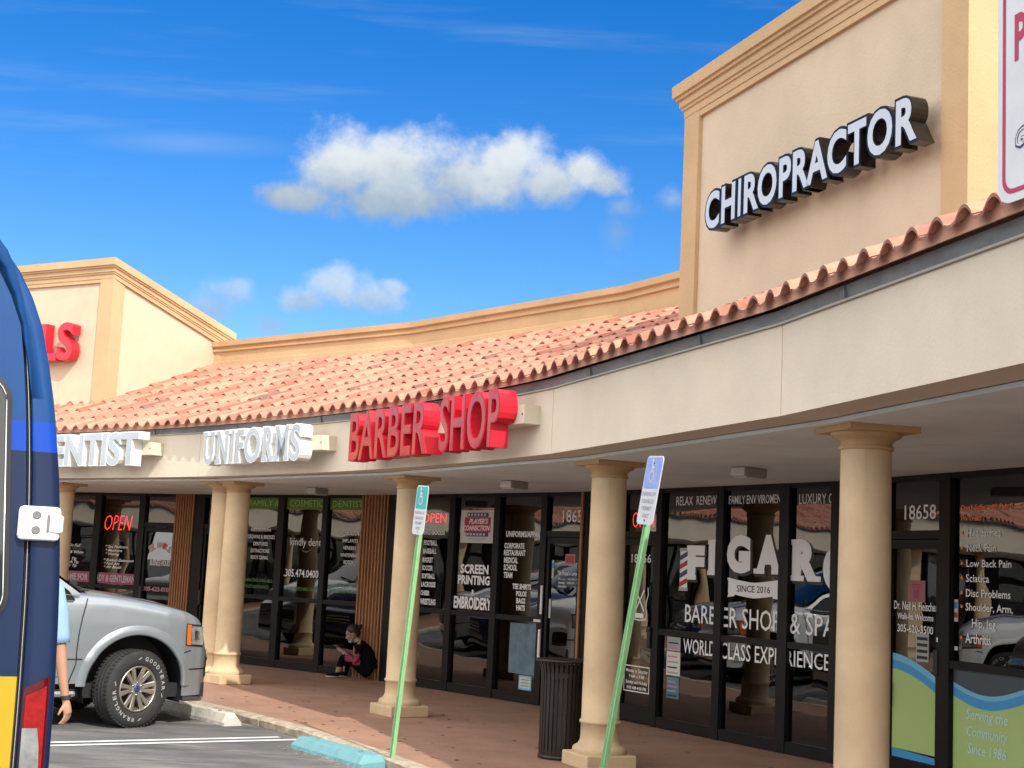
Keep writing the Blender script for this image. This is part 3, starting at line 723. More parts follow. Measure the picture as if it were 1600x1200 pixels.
STY = {'w': ('white_vinyl', .008, 0), 'wi': ('white_vinyl', .012, .35), 'pk': ('pink_vinyl', .03, 0), 'bw': ('dim_vinyl', .03, 0), 'ly': ('lime_vinyl', -.004, 0), 'g': ('green_vinyl', 0, 0),
       'wl': ('white_vinyl', -.004, 0), 'wc': ('white_vinyl', .035, 0), 'wt': ('white_vinyl', .004, 0), 'bk': ('black_vinyl', .012, 0), 'or': ('orange_vinyl', .03, .25), 'sv': ('lettering_sky', .006, .2), 'board': ('white_vinyl', .02, .25)}
GD = 0.0075
byp = {}
def pane_of(k, s):
    ops = sorted(BAYS[k]['w'] + BAYS[k]['d']); return min(range(len(ops)), key=lambda i: abs((ops[i][0] + ops[i][1]) / 2 - s))
def film(k, s): return byp.setdefault((k, pane_of(k, s)), MB())
byf = {}
def tint_film(k, s): return byf.setdefault((k, pane_of(k, s)), MB())
TF = {k: frame(k, RS)[0] for k in range(5)}
def strip(m, mt, T, xs, lo, hi, d):
    vs = []; fs = []
    for i, x in enumerate(xs): vs += [(x, lo(x), d), (x, hi(x), d)]
    for i in range(len(xs) - 1): fs.append((2 * i, 2 * i + 2, 2 * i + 3, 2 * i + 1))
    m.add(vs, fs, mt, T)
# bands, banners and films on the glass
for a, b in ((1.362, 2.157), (2.302, 3.114), (3.224, 3.95)): rect(tint_film(3, (a + b) / 2), a, b, 2.412, 2.574, .0055, 'green_band', TF[3])
for a, b in ((1.282, 2.19), (2.379, 3.214)): rect(tint_film(4, (a + b) / 2), a, b, 1.172, 1.345, .0055, 'banner_pink', TF[4])
m = film(3, 2.7); strip(m, 'green_vinyl', TF[3], [2.64 + .27 * i / 12 for i in range(13)], lambda x: 1.868 - .065 * (1 - ((x - 2.775) / .135) ** 2), lambda x: 1.868 - .055 * (1 - ((x - 2.775) / .135) ** 2) + .001, GD)
xs = [.836 + (1.45 - .836) * i / 20 for i in range(21)]; wv = lambda x: 1.165 - .165 * ((x - .83) / .62) ** 1.7
m = tint_film(0, 1.1)
strip(m, 'film_sky', TF[0], xs, lambda x: wv(x) - .055, wv, .006); strip(m, 'film_blue', TF[0], xs, lambda x: wv(x) - .125, lambda x: wv(x) - .055, .006)
strip(m, 'film_green', TF[0], xs, lambda x: .40, lambda x: wv(x) - .125, .006); strip(m, 'film_blue', TF[0], xs, lambda x: .332, lambda x: .40 - .03 * (x - .83), .0062)
xs = [1.652 + (2.598 - 1.652) * i / 30 for i in range(31)]; wv2 = lambda x: 1.0 - .075 * math.sin((x - 1.65) / .95 * math.pi * 1.2)
m = tint_film(0, 2.1)
strip(m, 'film_teal', TF[0], xs, wv2, lambda x: 1.097, .006); strip(m, 'film_sky', TF[0], xs, lambda x: wv2(x) - .035, wv2, .006); strip(m, 'film_blue', TF[0], xs, lambda x: wv2(x) - .105, lambda x: wv2(x) - .035, .006)
strip(m, 'film_green', TF[0], xs, lambda x: .265, lambda x: wv2(x) - .105, .006)
for i, (nm, z) in enumerate((('Headaches', 2.145), ('Neck', 2.03), ('Low', 1.911), ('Sc', 1.798), ('Di', 1.685), ('Sh', 1.58), ('Ar', 1.341))): rect(film(0, 2.1), 1.735, 1.757, z - .012, z + .012, GD, 'orange_vinyl', TF[0])
rect(film(0, 1.1), 1.16, 1.329, 1.12, 1.343, GD, 'plate_grey', TF[0])
for i in range(4): rect(film(0, 1.1), 1.175, 1.314, 1.14 + .05 * i, 1.165 + .05 * i, GD + .002, 'black_vinyl', TF[0])
# lettering read off the glass, line by line
for k, s, a, b, c, d, st in LETTERING:
    mt, bo, sh = STY[st]
    text(film(k, (a + b) / 2), s, a, b, c, d, mt, TF[k], .010 if st in ('ly', 'bw', 'sv', 'bk') else GD, bo, 0, sh)
# arched salon name on the nail shop door
m = film(4, 3.65); nm = 'SK NAILS'
for i, ch in enumerate(nm):
    if ch == ' ': continue
    t_ = (i + .5) / len(nm); ang = (0.5 - t_) * 1.5; cx, cz, rr = 3.68, 1.50, .32
    A = TF[4] @ Matrix.Translation((cx - rr * math.sin(ang), cz + rr * math.cos(ang), 0)) @ Matrix.Rotation(ang, 4, 'Z')
    text(m, ch, -.036, .036, -.055, .055, 'white_vinyl', A, GD, .06); text(m, ch, -.03, .03, -.045, .045, 'red_vinyl', A, GD + .002, .0)
# FIGARO and its ribbon, barber pole and bottle emblem
def slab_letter(m, ch, a, b, z0, z1, mt, T, d, bold, grow=0.0, ex=0.0):
    a -= grow; b += grow; z0 -= grow; z1 += grow
    text(m, ch, a, b, z0, z1, mt, T, d, bold, ex, res=4)
    w = b - a; h = z1 - z0
    ser = {'F': [(0, .52, 0), (-.04, .3, 1)], 'I': [(-.1, 1.1, 0), (-.1, 1.1, 1)], 'A': [(-.08, .36, 0), (.64, 1.08, 0)], 'R': [(-.06, .46, 0), (.68, 1.08, 0), (-.06, .2, 1)], 'U': [(-.1, .36, 1), (.64, 1.1, 1)],
           'N': [(-.1, .34, 0), (-.12, .24, 1), (.66, 1.1, 1)], 'M': [(-.08, .26, 0), (.72, 1.08, 0), (-.08, .2, 1), (.8, 1.08, 1)], 'P': [(-.06, .46, 0), (-.06, .2, 1)]}.get(ch, [])
    for p, q, top in ser:
        hh = h * .13
        zz = z1 - hh - .0005 if top else z0 + .0005
        m.box(a + w * p, a + w * q, zz, zz + hh, d + .0004, d + (ex if ex else 0) + .0018, mt, T)
for ch, a, b, z0, z1 in (('F', 1.955, 2.225, 1.69, 2.02), ('I', 2.305, 2.395, 1.745, 2.08), ('G', 2.60, 2.95, 1.777, 2.125), ('A', 3.05, 3.40, 1.777, 2.13), ('R', 3.575, 3.93, 1.725, 2.09), ('O', 4.00, 4.30, 1.66, 2.02)):
    m = film(1, (a + b) / 2)
    slab_letter(m, ch, a + .022, b + .022, z0 - .02, z1 - .016, 'black_vinyl', TF[1], .005, .075, .016)
    slab_letter(m, ch, a, b, z0, z1, 'white_vinyl', TF[1], .010, .075, .008)
m = film(1, 3.0)
rx = lambda t_: 2.625 + .775 * t_
strip(m, 'white_vinyl', TF[1], [rx(i / 16) for i in range(17)], lambda x: 1.555 - .022 * math.sin((x - 2.625) / .775 * math.pi) + .02 * abs((x - 3.01) / .39), lambda x: 1.70 - .02 * math.sin((x - 2.625) / .775 * math.pi) + .02 * abs((x - 3.01) / .39), .0085)
for sgn, x0 in ((1, 2.625), (-1, 3.40)):
    m.add([(x0 + sgn * .02, 1.72, .0070), (x0 + sgn * -.02, 1.715, .0070), (x0 + sgn * .03, 1.63, .0070), (x0 + sgn * -.012, 1.53, .0070), (x0 + sgn * .10, 1.545, .0070), (x0 + sgn * .10, 1.70, .0070)], [(0, 1, 2, 3, 4, 5) if sgn > 0 else (5, 4, 3, 2, 1, 0)], 'white_vinyl', TF[1])
m = film(1, 1.9)
rect(m, 1.815, 1.945, 1.60, 1.97, .006, 'white_vinyl', TF[1]); rect(m, 1.805, 1.955, 1.97, 2.0, .007, 'dim_vinyl', TF[1]); rect(m, 1.805, 1.955, 1.565, 1.60, .007, 'dim_vinyl', TF[1])
for i in range(4):
    z = 1.60 + .09 * i; m.add([(1.815, z, .0085), (1.945, z + .05, .0085), (1.945, z + .10, .0085), (1.815, z + .05, .0085)], [(0, 1, 2, 3)], 'navy_vinyl' if i % 2 else 'red_vinyl', TF[1])
m = film(1, 1.1)
def outline(m, pts, w, mt, T, d):
    for (p, q) in zip(pts[:-1], pts[1:]):
        p, q = Vector(p), Vector(q); e = (q - p).normalized(); n = Vector((-e.y, e.x)) * w / 2; e = e * w * .3
        m.add([(x.x, x.y, d) for x in (p - n - e, q - n + e, q + n + e, p + n - e)], [(0, 1, 2, 3)], mt, T)
bot = [(.965, 1.57), (.955, 1.50), (.985, 1.43), (.99, 1.36), (.975, 1.30), (.985, 1.24), (1.11, 1.225), (1.235, 1.24), (1.245, 1.30), (1.23, 1.36), (1.235, 1.43), (1.265, 1.50), (1.255, 1.57)]
outline(m, bot, .013, 'white_vinyl', TF[1], .0061)
for ang in (-.5, .5): outline(m, [(1.11 - .16 * math.sin(ang), 1.33 - .0), (1.11 + .16 * math.sin(ang), 1.54)], .022, 'white_vinyl', TF[1], .0063 + ang * .001)
rect(m, 1.03, 1.19, 1.25, 1.30, .008, 'white_vinyl', TF[1]); rect(m, .985, 1.06, 1.30, 1.34, .0083, 'dim_vinyl', TF[1])
rr_ = [(.865, .475), (.865, .74), (1.33, .74), (1.33, .475), (.865, .475)]
outline(m, rr_, .010, 'white_vinyl', TF[1], .0061)
for i, s in enumerate(('Monday to Saturday', '9 AM to 8 PM', 'Sunday and Holiday', '9:00 AM-4:00 PM')):
    w = (.40, .28, .40, .36)[i]; text(m, s, 1.10 - w / 2, 1.10 + w / 2, .675 - .06 * i, .708 - .06 * i, 'white_vinyl', TF[1], .0066, .012)
# sports shop emblem board, stickers
m = film(2, 3.85)
rect(m, 3.86, 4.03, 1.785, 1.905, .0065, 'pink_vinyl', TF[2]); rect(m, 3.875, 4.015, 1.80, 1.89, .009, 'red_vinyl', TF[2]); rect(m, 3.63, 3.665, 1.62, 1.83, .0065, 'paper', TF[2]); rect(m, 3.63, 3.665, 1.74, 1.80, .009, 'film_blue', TF[2]); rect(m, 3.605, 3.64, 1.16, 1.38, .009, 'paper', TF[2])
m = film(2, 3.2); rect(m, 3.12, 3.35, .30, .465, .006, 'film_sky', TF[2]); rect(m, 3.14, 3.33, .32, .445, .0085, 'paper', TF[2])
for i in range(3): rect(m, 3.16, 3.31, .34 + .035 * i, .356 + .035 * i, .0105, 'plate_text', TF[2])
m = film(0, 2.1); rect(m, 1.655, 1.70, 1.46, 1.63, .006, 'paper', TF[0]); rect(m, 1.658, 1.697, 1.56, 1.61, .0085, 'film_blue', TF[0]); rect(m, 1.658, 1.697, 1.49, 1.53, .0085, 'red_vinyl', TF[0])
rect(m, 1.66, 1.70, 1.24, 1.27, .006, 'paper', TF[0])
for (k, i), m in byp.items(): obj('window_lettering', m, FRONTS[k])
for (k, i), m in byf.items(): obj('window_film', m, FRONTS[k])

# loose things in the windows
def neon(k, a, b, z0, z1, shear, label, d=-.06, half=False):
    T = frame(k, RS)[0]; c = T @ Vector(((a + b) / 2, z0, d))
    t = thing('open_sign', c, label, 'neon sign', 'glowing red OPEN signs in the shop windows')
    m = MB(); m.box(a - .05, b + .05, z0 - .05, z1 + .05, d - .03, d - .012, 'black_plastic', T); obj('backing', m, t)
    m = MB(); text(m, 'OPEN', a, b, z0, z1, 'neon', T, d - .006, -.022, 0, shear); obj('neon_tube', m, t)
neon(4, 2.44, 3.04, 2.03, 2.26, .28, 'slanted red OPEN sign glowing in the nail salon window', d=.010)
neon(2, 1.02, 1.53, 2.255, 2.37, 0, 'small red OPEN sign behind the leaning teal parking sign', d=.010)
neon(1, .92, 1.32, 2.215, 2.375, .0, 'red OPEN sign above the barber shop door, half hidden by the blue parking sign', d=.010)
T = TF[2]; c = T @ Vector((2.2, 2.0, .01)); t = thing('logo_board', c, 'white square board with a red and navy emblem in the uniform shop window', 'sign board')
m = MB(); m.box(1.86, 2.535, 2.005, 2.41, .006, .014, 'paper', T); obj('board', m, t)
m = MB(); rect(m, 1.935, 2.46, 2.135, 2.325, .0165, 'sign_border_red', T); rect(m, 1.975, 2.42, 2.085, 2.14, .0165, 'navy_vinyl', T); rect(m, 1.985, 2.41, 2.33, 2.382, .0165, 'navy_vinyl', T)
for i in range(6):
    rect(m, 2.0 + .065 * i, 2.035 + .065 * i, 2.343, 2.37, .0185, 'paper', T); rect(m, 1.99 + .065 * i, 2.03 + .065 * i, 2.098, 2.126, .0185, 'paper', T)
text(m, "PLAYER'S", 2.03, 2.41, 2.242, 2.305, 'white_vinyl', T, .0185, .025, 0, .25); text(m, 'CONNECTION', 1.92, 2.45, 2.158, 2.222, 'white_vinyl', T, .0185, .025, 0, .25)
rect(m, 2.03, 2.36, 2.052, 2.060, .0165, 'plate_text', T); rect(m, 2.12, 2.27, 2.028, 2.035, .0165, 'plate_text', T)
obj('emblem', m, t)
t = thing('painted_reflection', T @ Vector((3.15, .45, .006)), 'painted pale blue reflection low in the uniform shop window beside its door', 'painted_reflection')  # pale blue reflection in the glass, painted as a flat sheet
m = MB(); m.box(2.92, 3.40, .48, 1.07, .004, .009, 'flyer_reflection_blue', T); obj('sheet', m, t)
t = thing('paper_notice', TF[0] @ Vector((1.17, 1.6, .006)), 'pink paper notice on the chiropractor door', 'notice')
m = MB(); m.box(1.05, 1.285, 1.59, 1.765, .0115, .0145, 'pink_paper', TF[0]); obj('sheet', m, t)
m = MB(); rect(m, 1.10, 1.24, 1.725, 1.735, .0165, 'red_vinyl', TF[0]); rect(m, 1.11, 1.23, 1.705, 1.713, .0165, 'red_vinyl', TF[0]); rect(m, 1.13, 1.20, 1.62, 1.69, .0165, 'banner_pink', TF[0]); obj('print', m, t)
T = TF[1]
for i, (a, b, z0, z1, mt, lab) in enumerate(((1.64, 1.865, .95, 1.09, 'plate_grey', 'grey flyer, topmost of three in the barber shop window'), (1.635, 1.87, .70, .94, 'paper', 'white and pink flyer, middle of three in the barber shop window'), (1.65, 1.86, .47, .68, 'flyer_reflection_blue', 'bluish flyer, lowest of three in the barber shop window'))):
    t = thing('flyer', T @ Vector(((a + b) / 2, z0, .01)), lab, 'flyer', 'flyers taped inside the barber shop window')
    m = MB(); m.box(a, b, z0, z1, .0045, .008, mt, T)
    obj('sheet', m, t); m = MB()
    for q in range(4): rect(m, a + .02, b - .03 - .02 * (q % 2), z0 + .02 + (z1 - z0 - .05) * q / 3.5, z0 + .035 + (z1 - z0 - .05) * q / 3.5, .0105, ('pink_vinyl', 'plate_text', 'black_vinyl', 'plate_text')[(q + i) % 4], T)
    obj('print', m, t)
for a, b in ((1.37, 2.15), (2.31, 3.106), (3.232, 3.96)):
    T = TF[3]; n = int((b - a) / .085); pts = []
    for i in range(n + 1): pts.append((a + (b - a) * i / n, -.20 - (.055 if i % 2 else 0)))
    m = MB(); vs = []; fs = []
    for x, d in pts: vs += [(x, .24, d), (x, 2.36, d)]
    for i in range(n): fs.append((2 * i, 2 * i + 2, 2 * i + 3, 2 * i + 1))
    m.add(vs, fs, 'blind', T)
    lab = {1.37: 'left blue-grey vertical blind in the dental office window', 2.31: 'middle blue-grey vertical blind behind the dental phone number', 3.232: 'right blue-grey vertical blind beside the sitting woman'}[a]
    t = thing('vertical_blind', T @ Vector(((a + b) / 2, .24, -.2)), lab, 'window blind', 'vertical blinds in the dental office windows')
    obj('slats', m, t); m = MB(); m.box(a, b, 2.36, 2.42, -.27, -.18, 'plate_grey', T); obj('head_rail', m, t)

# ------------------------------------------------------------------ shop signs made of channel letters
def letters(t, s, x0, x1, z0, z1, T, d0, d1, side, face, bold, rim, serif=False, top=None):
    vs, _ = glyphs(s, bold, 0.5, 0, 4)
    ax = min(p[0] for p in vs); bx = max(p[0] for p in vs); kx = (x1 - x0) / (bx - ax)
    for i, ch in enumerate(s):
        if ch == ' ': continue
        pv, _ = glyphs(s[:i + 1], bold, .5, 0, 4); gv, _ = glyphs(ch, bold, .5, 0, 4)
        r_ = max(p[0] for p in pv); w = max(p[0] for p in gv) - min(p[0] for p in gv)
        a = x0 + (r_ - w - ax) * kx; b = x0 + (r_ - ax) * kx
        m = MB()
        if serif:
            g_ = .1 * (b - a) if ch in 'UNIFRM' else 0.0
            slab_letter(m, ch, a + g_, b - g_ * .8, z0, z1, side, T, d0, bold, 0, d1 - d0)
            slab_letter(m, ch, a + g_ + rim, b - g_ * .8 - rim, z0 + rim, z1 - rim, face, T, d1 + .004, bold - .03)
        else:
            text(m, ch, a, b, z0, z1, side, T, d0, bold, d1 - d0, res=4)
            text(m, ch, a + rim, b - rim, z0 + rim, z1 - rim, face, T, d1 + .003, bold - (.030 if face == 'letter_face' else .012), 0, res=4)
        obj('letter', m, t)
def raceway(t, a, b, z0, z1, T, dep):
    m = MB(); m.box(a, b, z0, z1, -.085, dep, 'raceway', T, .004); m.box(b - .035, b - .02, (z0 + z1) / 2 - .008, (z0 + z1) / 2 + .008, dep, dep + .003, 'black_plastic', T); obj('raceway', m, t)
T = frame(1, RF)[0]
t = thing('shop_sign', T @ Vector((1.8, 2.7, .1)), 'red channel letter sign reading BARBER SHOP on the fascia', 'shop sign', 'letter signs on the arcade')
raceway(t, .35, 3.47, 2.90, 3.06, T, .14)
letters(t, 'BARBER', .225, 2.01, 2.705, 3.19, T, .142, .31, 'sign_red', 'sign_red_face', .022, .012)
letters(t, 'SHOP', 2.255, 3.365, 2.705, 3.19, T, .142, .31, 'sign_red', 'sign_red_face', .022, .012)
T = frame(2, RF)[0]
t = thing('shop_sign', T @ Vector((1.8, 2.7, .1)), 'white slab serif letter sign reading UNIFORMS on the fascia', 'shop sign', 'letter signs on the arcade')
raceway(t, .60, 3.02, 2.87, 3.03, T, .13)
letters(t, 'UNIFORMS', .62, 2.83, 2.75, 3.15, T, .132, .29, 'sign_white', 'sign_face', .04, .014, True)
T = frame(3, RF)[0]
t = thing('shop_sign', T @ Vector((1.8, 2.7, .1)), 'white block letter sign reading DENTIST on the fascia', 'shop sign', 'letter signs on the arcade')
raceway(t, .40, 2.88, 2.92, 3.08, T, .13)
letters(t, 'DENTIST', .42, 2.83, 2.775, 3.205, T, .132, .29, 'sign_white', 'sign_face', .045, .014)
t = thing('shop_sign', TT1 @ Vector((2.0, 4.4, .1)), 'black edged white letter sign reading CHIROPRACTOR high on the shaded tower', 'shop sign', 'letter signs on the arcade')
letters(t, 'CHIROPRACTOR', .775, 3.70, 4.462, 4.80, TT1, .10, .22, 'letter_black', 'letter_face', .062, .020)
t = thing('shop_sign', TT2 @ Vector((2.4, 4.5, .1)), 'red letter sign reading NAILS on the far sunlit tower', 'shop sign', 'letter signs on the arcade')
letters(t, 'NAILS', 1.22, 3.26, 4.485, 5.05, TT2, .04, .19, 'sign_red', 'sign_red', .03, .006)

# lamps under the soffit
for (x, y, lab) in ((-2.43, 18.79, 'pale soffit light in front of the green COSMETIC band'), (.083, 15.35, 'pale soffit light in front of the uniform shop door'), (1.993, 12.0, 'pale soffit light in front of the FAMILY lettering')):
    a = math.atan2(y - CY, x - CX)
    t = thing('soffit_light', (x, y, 2.62), lab, 'ceiling light', 'lights under the arcade soffit', a + .35)
    m = MB(); m.box(-.14, .14, -.075, .075, -.075, -.001, 'light_body', None, .012); o = obj_local('housing', m, t)
    m = MB(); m.box(-.17, -.141, -.07, .07, -.078, -.006, 'light_lens', None, .008); m.box(-.13, .13, -.065, .065, -.088, -.076, 'light_lens', None, .004); obj_local('lens', m, t)

# ------------------------------------------------------------------ cars
def lerp_tab(tab, x):
    if x <= tab[0][0]: return tab[0][1]
    for (a, p), (b, q) in zip(tab[:-1], tab[1:]):
        if x <= b:
            t_ = (x - a) / (b - a); return p + (q - p) * t_
    return tab[-1][1]
def smooth_tab(tab, x):
    if x <= tab[0][0]: return tab[0][1]
    for (a, p), (b, q) in zip(tab[:-1], tab[1:]):
        if x <= b:
            t_ = (x - a) / (b - a); t_ = t_ * t_ * (3 - 2 * t_); return p + (q - p) * t_
    return tab[-1][1]
TOPZ = [(-4.25, 1.20), (-4.0, 1.26), (-0.60, 1.285), (-0.3, 1.265), (0.0, 1.225), (0.35, 1.165), (0.56, 1.115), (0.67, 1.07), (0.72, 1.02), (0.76, 0.90), (0.79, 0.80), (0.93, 0.75)]
HALFW = [(-4.25, .86), (-4.1, .955), (-3.5, .985), (0.30, .985), (0.48, .965), (0.62, .925), (0.72, .87), (0.80, .79), (0.87, .66), (0.93, .48)]
def half_w(x): return lerp_tab(HALFW, x)
AR = .505
def bottom_z(x):
    for ax in (0.0, -3.02):
        if abs(x - ax) < AR: return .395 + math.sqrt(max(0, AR * AR - (x - ax) ** 2))
    if x > 0: return .30 + max(0, (x - .80)) * .5
    return .43
def side_y(x, z):
    w = half_w(x); top = lerp_tab(TOPZ, x)
    g = lerp_tab([(.25, .955), (.43, .975), (.62, .995), (.80, 1.0), (1.0, .988), (1.20, .955), (1.32, .93)], z)
    crease = .010 * math.exp(-((z - .66) / .03) ** 2)
    sh = max(0.0, z - (top - .10)) / .10
    return w * g + (crease if x < .5 else 0) - .055 * sh * sh
def car(name, loc, rot, paint, label, roof=True, detail=True, group=None):
    t = thing(name, (0, 0, 0), label, 'car', group)
    xs = [-4.25 + i * .05 for i in range(74)]; xs = [x for x in xs if x < -.62] + [-.62 + i * .022 for i in range(71)]
    xs = [x for x in xs if x <= .931]
    xs = sorted(set(round(x, 4) for x in xs + [-3.02 - AR, -3.02 + AR, -AR, AR, -AR + .002, AR - .002, .93]))
    m = MB()
    for sgn in (-1, 1):
        P = []
        for x in xs:
            b = bottom_z(x); tp = lerp_tab(TOPZ, x); row = []
            for i in range(17):
                z = b + (tp - b) * i / 16; row.append((x, sgn * side_y(x, z), z))
            yh = side_y(x, tp)
            for q in (.93, .85, .72, .5, .25, 0.0):
                row.append((x, sgn * yh * q, tp + .055 * (1 - q ** 3) * (1.0 if x < .7 else max(0, 1 - (x - .7) / .15))))
            P.append(row)
        m.grid(P, paint, None, True, sgn > 0)
        m.add([(p[0], p[1], p[2]) for p in P[-1]] + [(.93, 0, bottom_z(.93))], [tuple(range(len(P[-1]) + 1))], paint)
        m.add([(p[0], p[1], p[2]) for p in P[0]] + [(-4.25, 0, .43)], [tuple(range(len(P[0]) + 1))], paint)
    # roof and pillars
    for sgn in (-1, 1):
        gh = [(-.60, 1.285, .90), (-1.42, 1.86, .715), (-2.1, 1.93, .70), (-3.4, 1.93, .70), (-4.0, 1.86, .71), (-4.2, 1.30, .88)]
        lo = [(-.60, 1.27, .925), (-1.42, 1.27, .925), (-2.1, 1.27, .925), (-3.4, 1.27, .925), (-4.0, 1.27, .925), (-4.2, 1.27, .91)]
        m.grid([[(a[0], sgn * a[2], a[1]), (b[0], sgn * b[2], b[1])] for a, b in zip(lo, gh)], paint, None, False, sgn < 0)
    top = [(-1.37, 1.85), (-1.55, 1.89), (-2.1, 1.945), (-2.8, 1.975), (-3.4, 1.96), (-4.0, 1.88)]
    m.grid([[(x, y, z - .035 * (abs(y) / .71) ** 3) for y in (-.71, -.55, -.3, 0, .3, .55, .71)] for x, z in top], paint, None, True)
    body = obj_local('body', m, t)
    m = MB()
    m.grid([[(-.57, y, 1.30 + .045 * (1 - (y / .86) ** 2)) for y in (-.86, -.5, 0, .5, .86)], [(-1.39, y * .82, 1.865 + .02 * (1 - (y / .86) ** 2)) for y in (-.86, -.5, 0, .5, .86)]], 'car_glass', None, True, False)
    obj_local('windshield', m, t)
    m = MB(); m.grid([[(-4.21, y, 1.30) for y in (-.8, 0, .8)], [(-4.02, y * .85, 1.84) for y in (-.8, 0, .8)]], 'car_glass', None, True, True); obj_local('rear_window', m, t)
    for sgn in (-1, 1):
        m = MB()
        wy = lambda z: sgn * (.925 + .008 + (.715 - .925) * max(0, (z - 1.27)) / .60)
        for poly in ([(-.68, 1.205), (-.655, 1.225), (-.72, 1.31), (-1.36, 1.78), (-1.46, 1.81), (-2.08, 1.82), (-2.08, 1.205)], [(-2.2, 1.225), (-2.2, 1.82), (-3.05, 1.82), (-3.05, 1.225)], [(-3.16, 1.225), (-3.16, 1.82), (-3.8, 1.80), (-3.95, 1.225)]):
            vs = [(x, sgn * max(abs(wy(z)), 0) if z > 1.27 else sgn * (side_y(x, z) + .004), z) for x, z in poly]
            m = MB(); m.add(vs, [tuple(range(len(vs)))[::(1 if sgn < 0 else -1)]], 'car_glass'); obj_local('side_window', m, t)
        # door with its shut line and lower trim step
        m = MB()
        for x0 in (-.62, -2.14):
            pts = [(x0 + (.10 * max(0, (z - .72) / .55) ** 2 if x0 > -1 else 0) - (.05 * max(0, (.60 - z) / .15) if x0 > -1 else 0), z) for z in [.44 + .80 * i / 14 for i in range(15)]]
            m.tube([(x, sgn * (side_y(x, z) + .0005), z) for x, z in pts], .006, 'van_seam', None, 6)
        m.tube([(x, sgn * (side_y(x, .665) + .001), .665) for x in [-2.5 + 1.94 * i / 30 for i in range(31)]], .005, 'van_seam', None, 6)
        m.tube([(x, sgn * (side_y(x, .50) + .001), .50) for x in [-2.5 + 1.72 * i / 30 for i in range(31)]], .006, paint, None, 6)
        obj_local('door_seam', m, t)
        m = MB(); P = []
        for i in range(41):     # flared lip round the front and rear arches
            an = math.pi * (0.005 + .99 * i / 40); row = []
            for rr, o in ((AR, -.045), (AR, .012), (AR + .02, .019), (AR + .055, .015), (AR + .095, .001)):
                x, z = rr * math.cos(an), .395 + rr * math.sin(an); row.append((x, sgn * (side_y(x, max(z, .43)) + o), z))
            P.append(row)
        m.grid(P, paint, None, True, sgn > 0); obj_local('wheel_arch', m, t)
        m = MB(); m.grid([[(x - 3.02, y, z) for x, y, z in row] for row in P], paint, None, True, sgn > 0); obj_local('wheel_arch', m, t)
        for ax in (0, -3.02):
            m = MB(); arc = [math.pi * (-.10 + 1.20 * i / 24) for i in range(25)]
            m.grid([[(ax + .515 * math.cos(a), sgn * y, .395 + .515 * math.sin(a)) for y in (.50, .925)] for a in arc], 'black_plastic', None, True)
            m.add([(ax + .515 * math.cos(a), sgn * .505, .395 + .515 * math.sin(a)) for a in arc], [tuple(range(25))], 'black_plastic')
            obj_local('wheel_well', m, t)
        m = MB(); m.box(-2.5, -.58, sgn * .86 - .10, sgn * .86 + .10, .30, .365, 'silver_paint', None, .03); m.box(-2.45, -.60, sgn * .86 - .085, sgn * .86 + .085, .364, .375, 'black_plastic'); obj_local('running_board', m, t)
        m = MB(); m.box(-1.42, -1.22, sgn * 1.08 - .12, sgn * 1.08 + .12, 1.24, 1.44, paint, None, .05); m.box(-1.32, -1.24, sgn * .97 - .06, sgn * .97 + .06, 1.22, 1.27, 'black_plastic'); obj_local('mirror', m, t)
        # lamps wrapped on the corner
        m = MB()
        def patch(x0, x1, z0, z1, mt, out, slope=0.0, n=8):
            P = []
            for i in range(n + 1):
                x = x0 + (x1 - x0) * i / n; row = []
                for j in range(7):
                    zz = z0 + (z1 - z0) * j / 6 + slope * (x - x0); row.append((x + .6 * out, sgn * (side_y(x, min(zz, lerp_tab(TOPZ, x) - .01)) + out), zz))
                P.append(row)
            m.grid(P, mt, None, True, sgn > 0)
        patch(.50, .725, .80, 1.02, 'black_plastic', .004, -.08); patch(.508, .556, .81, 1.01, 'amber', .008, -.08, 5); patch(.562, .718, .815, .995, 'lamp_clear', .008, -.08); patch(.60, .66, .86, .95, 'chrome', .012, -.08, 4)
        obj_local('headlight', m, t)
        m = MB()
        m.tube([(x, sgn * (side_y(x, zz) + .001), zz) for x, zz in [(.44, .69), (.50, .735), (.56, .750), (.80, .738), (.86, .735)]], .006, 'van_seam', None, 6)
        m.tube([(x, sgn * (side_y(x, .565) + .001), .565) for x in [.50 + .38 * i / 8 for i in range(9)]], .007, 'van_seam', None, 6)
        obj_local('bumper_seam', m, t)
        m = MB(); patch(.80, .905, .47, .68, 'black_plastic', .006, 0, 4); patch(.81, .90, .64, .665, 'chrome', .012, 0, 4); patch(.81, .90, .485, .505, 'chrome', .012, 0, 4); obj_local('fog_lamp', m, t)
        m = MB(); m.box(-4.255, -4.16, sgn * .80 - .09, sgn * .80 + .09, .85, 1.2, 'lamp_red', None, .02); obj_local('tail_lamp', m, t)
    m = MB(); m.box(.90, .945, -.42, .42, .50, .72, 'black_plastic', None, .01)
    for i in range(3): m.box(.935, .955, -.41, .41, .53 + .06 * i, .555 + .06 * i, 'chrome', None, .008)
    obj_local('grille', m, t)
    m = MB(); m.box(.60, .84, -.74, .74, .225, .31, 'silver_paint', None, .03); obj_local('air_dam', m, t)
    m = MB(); m.box(-4.1, .80, -.80, .80, .28, .42, 'black_plastic'); m.box(-2.6, -.5, -.78, .78, .42, .9, 'black_plastic'); obj_local('underbody', m, t)
    m = MB(); m.tube([(-.53, -.70, 1.335), (-.59, -.2, 1.37), (-.62, .0, 1.38)], .010, 'black_plastic'); m.box(-.62, -.48, -.80, .80, 1.31, 1.327, 'black_plastic', None, .005)
    m.box(-.68, -.60, -.80, -.76, 1.33, 1.42, 'black_plastic', None, .01); obj_local('wiper', m, t)
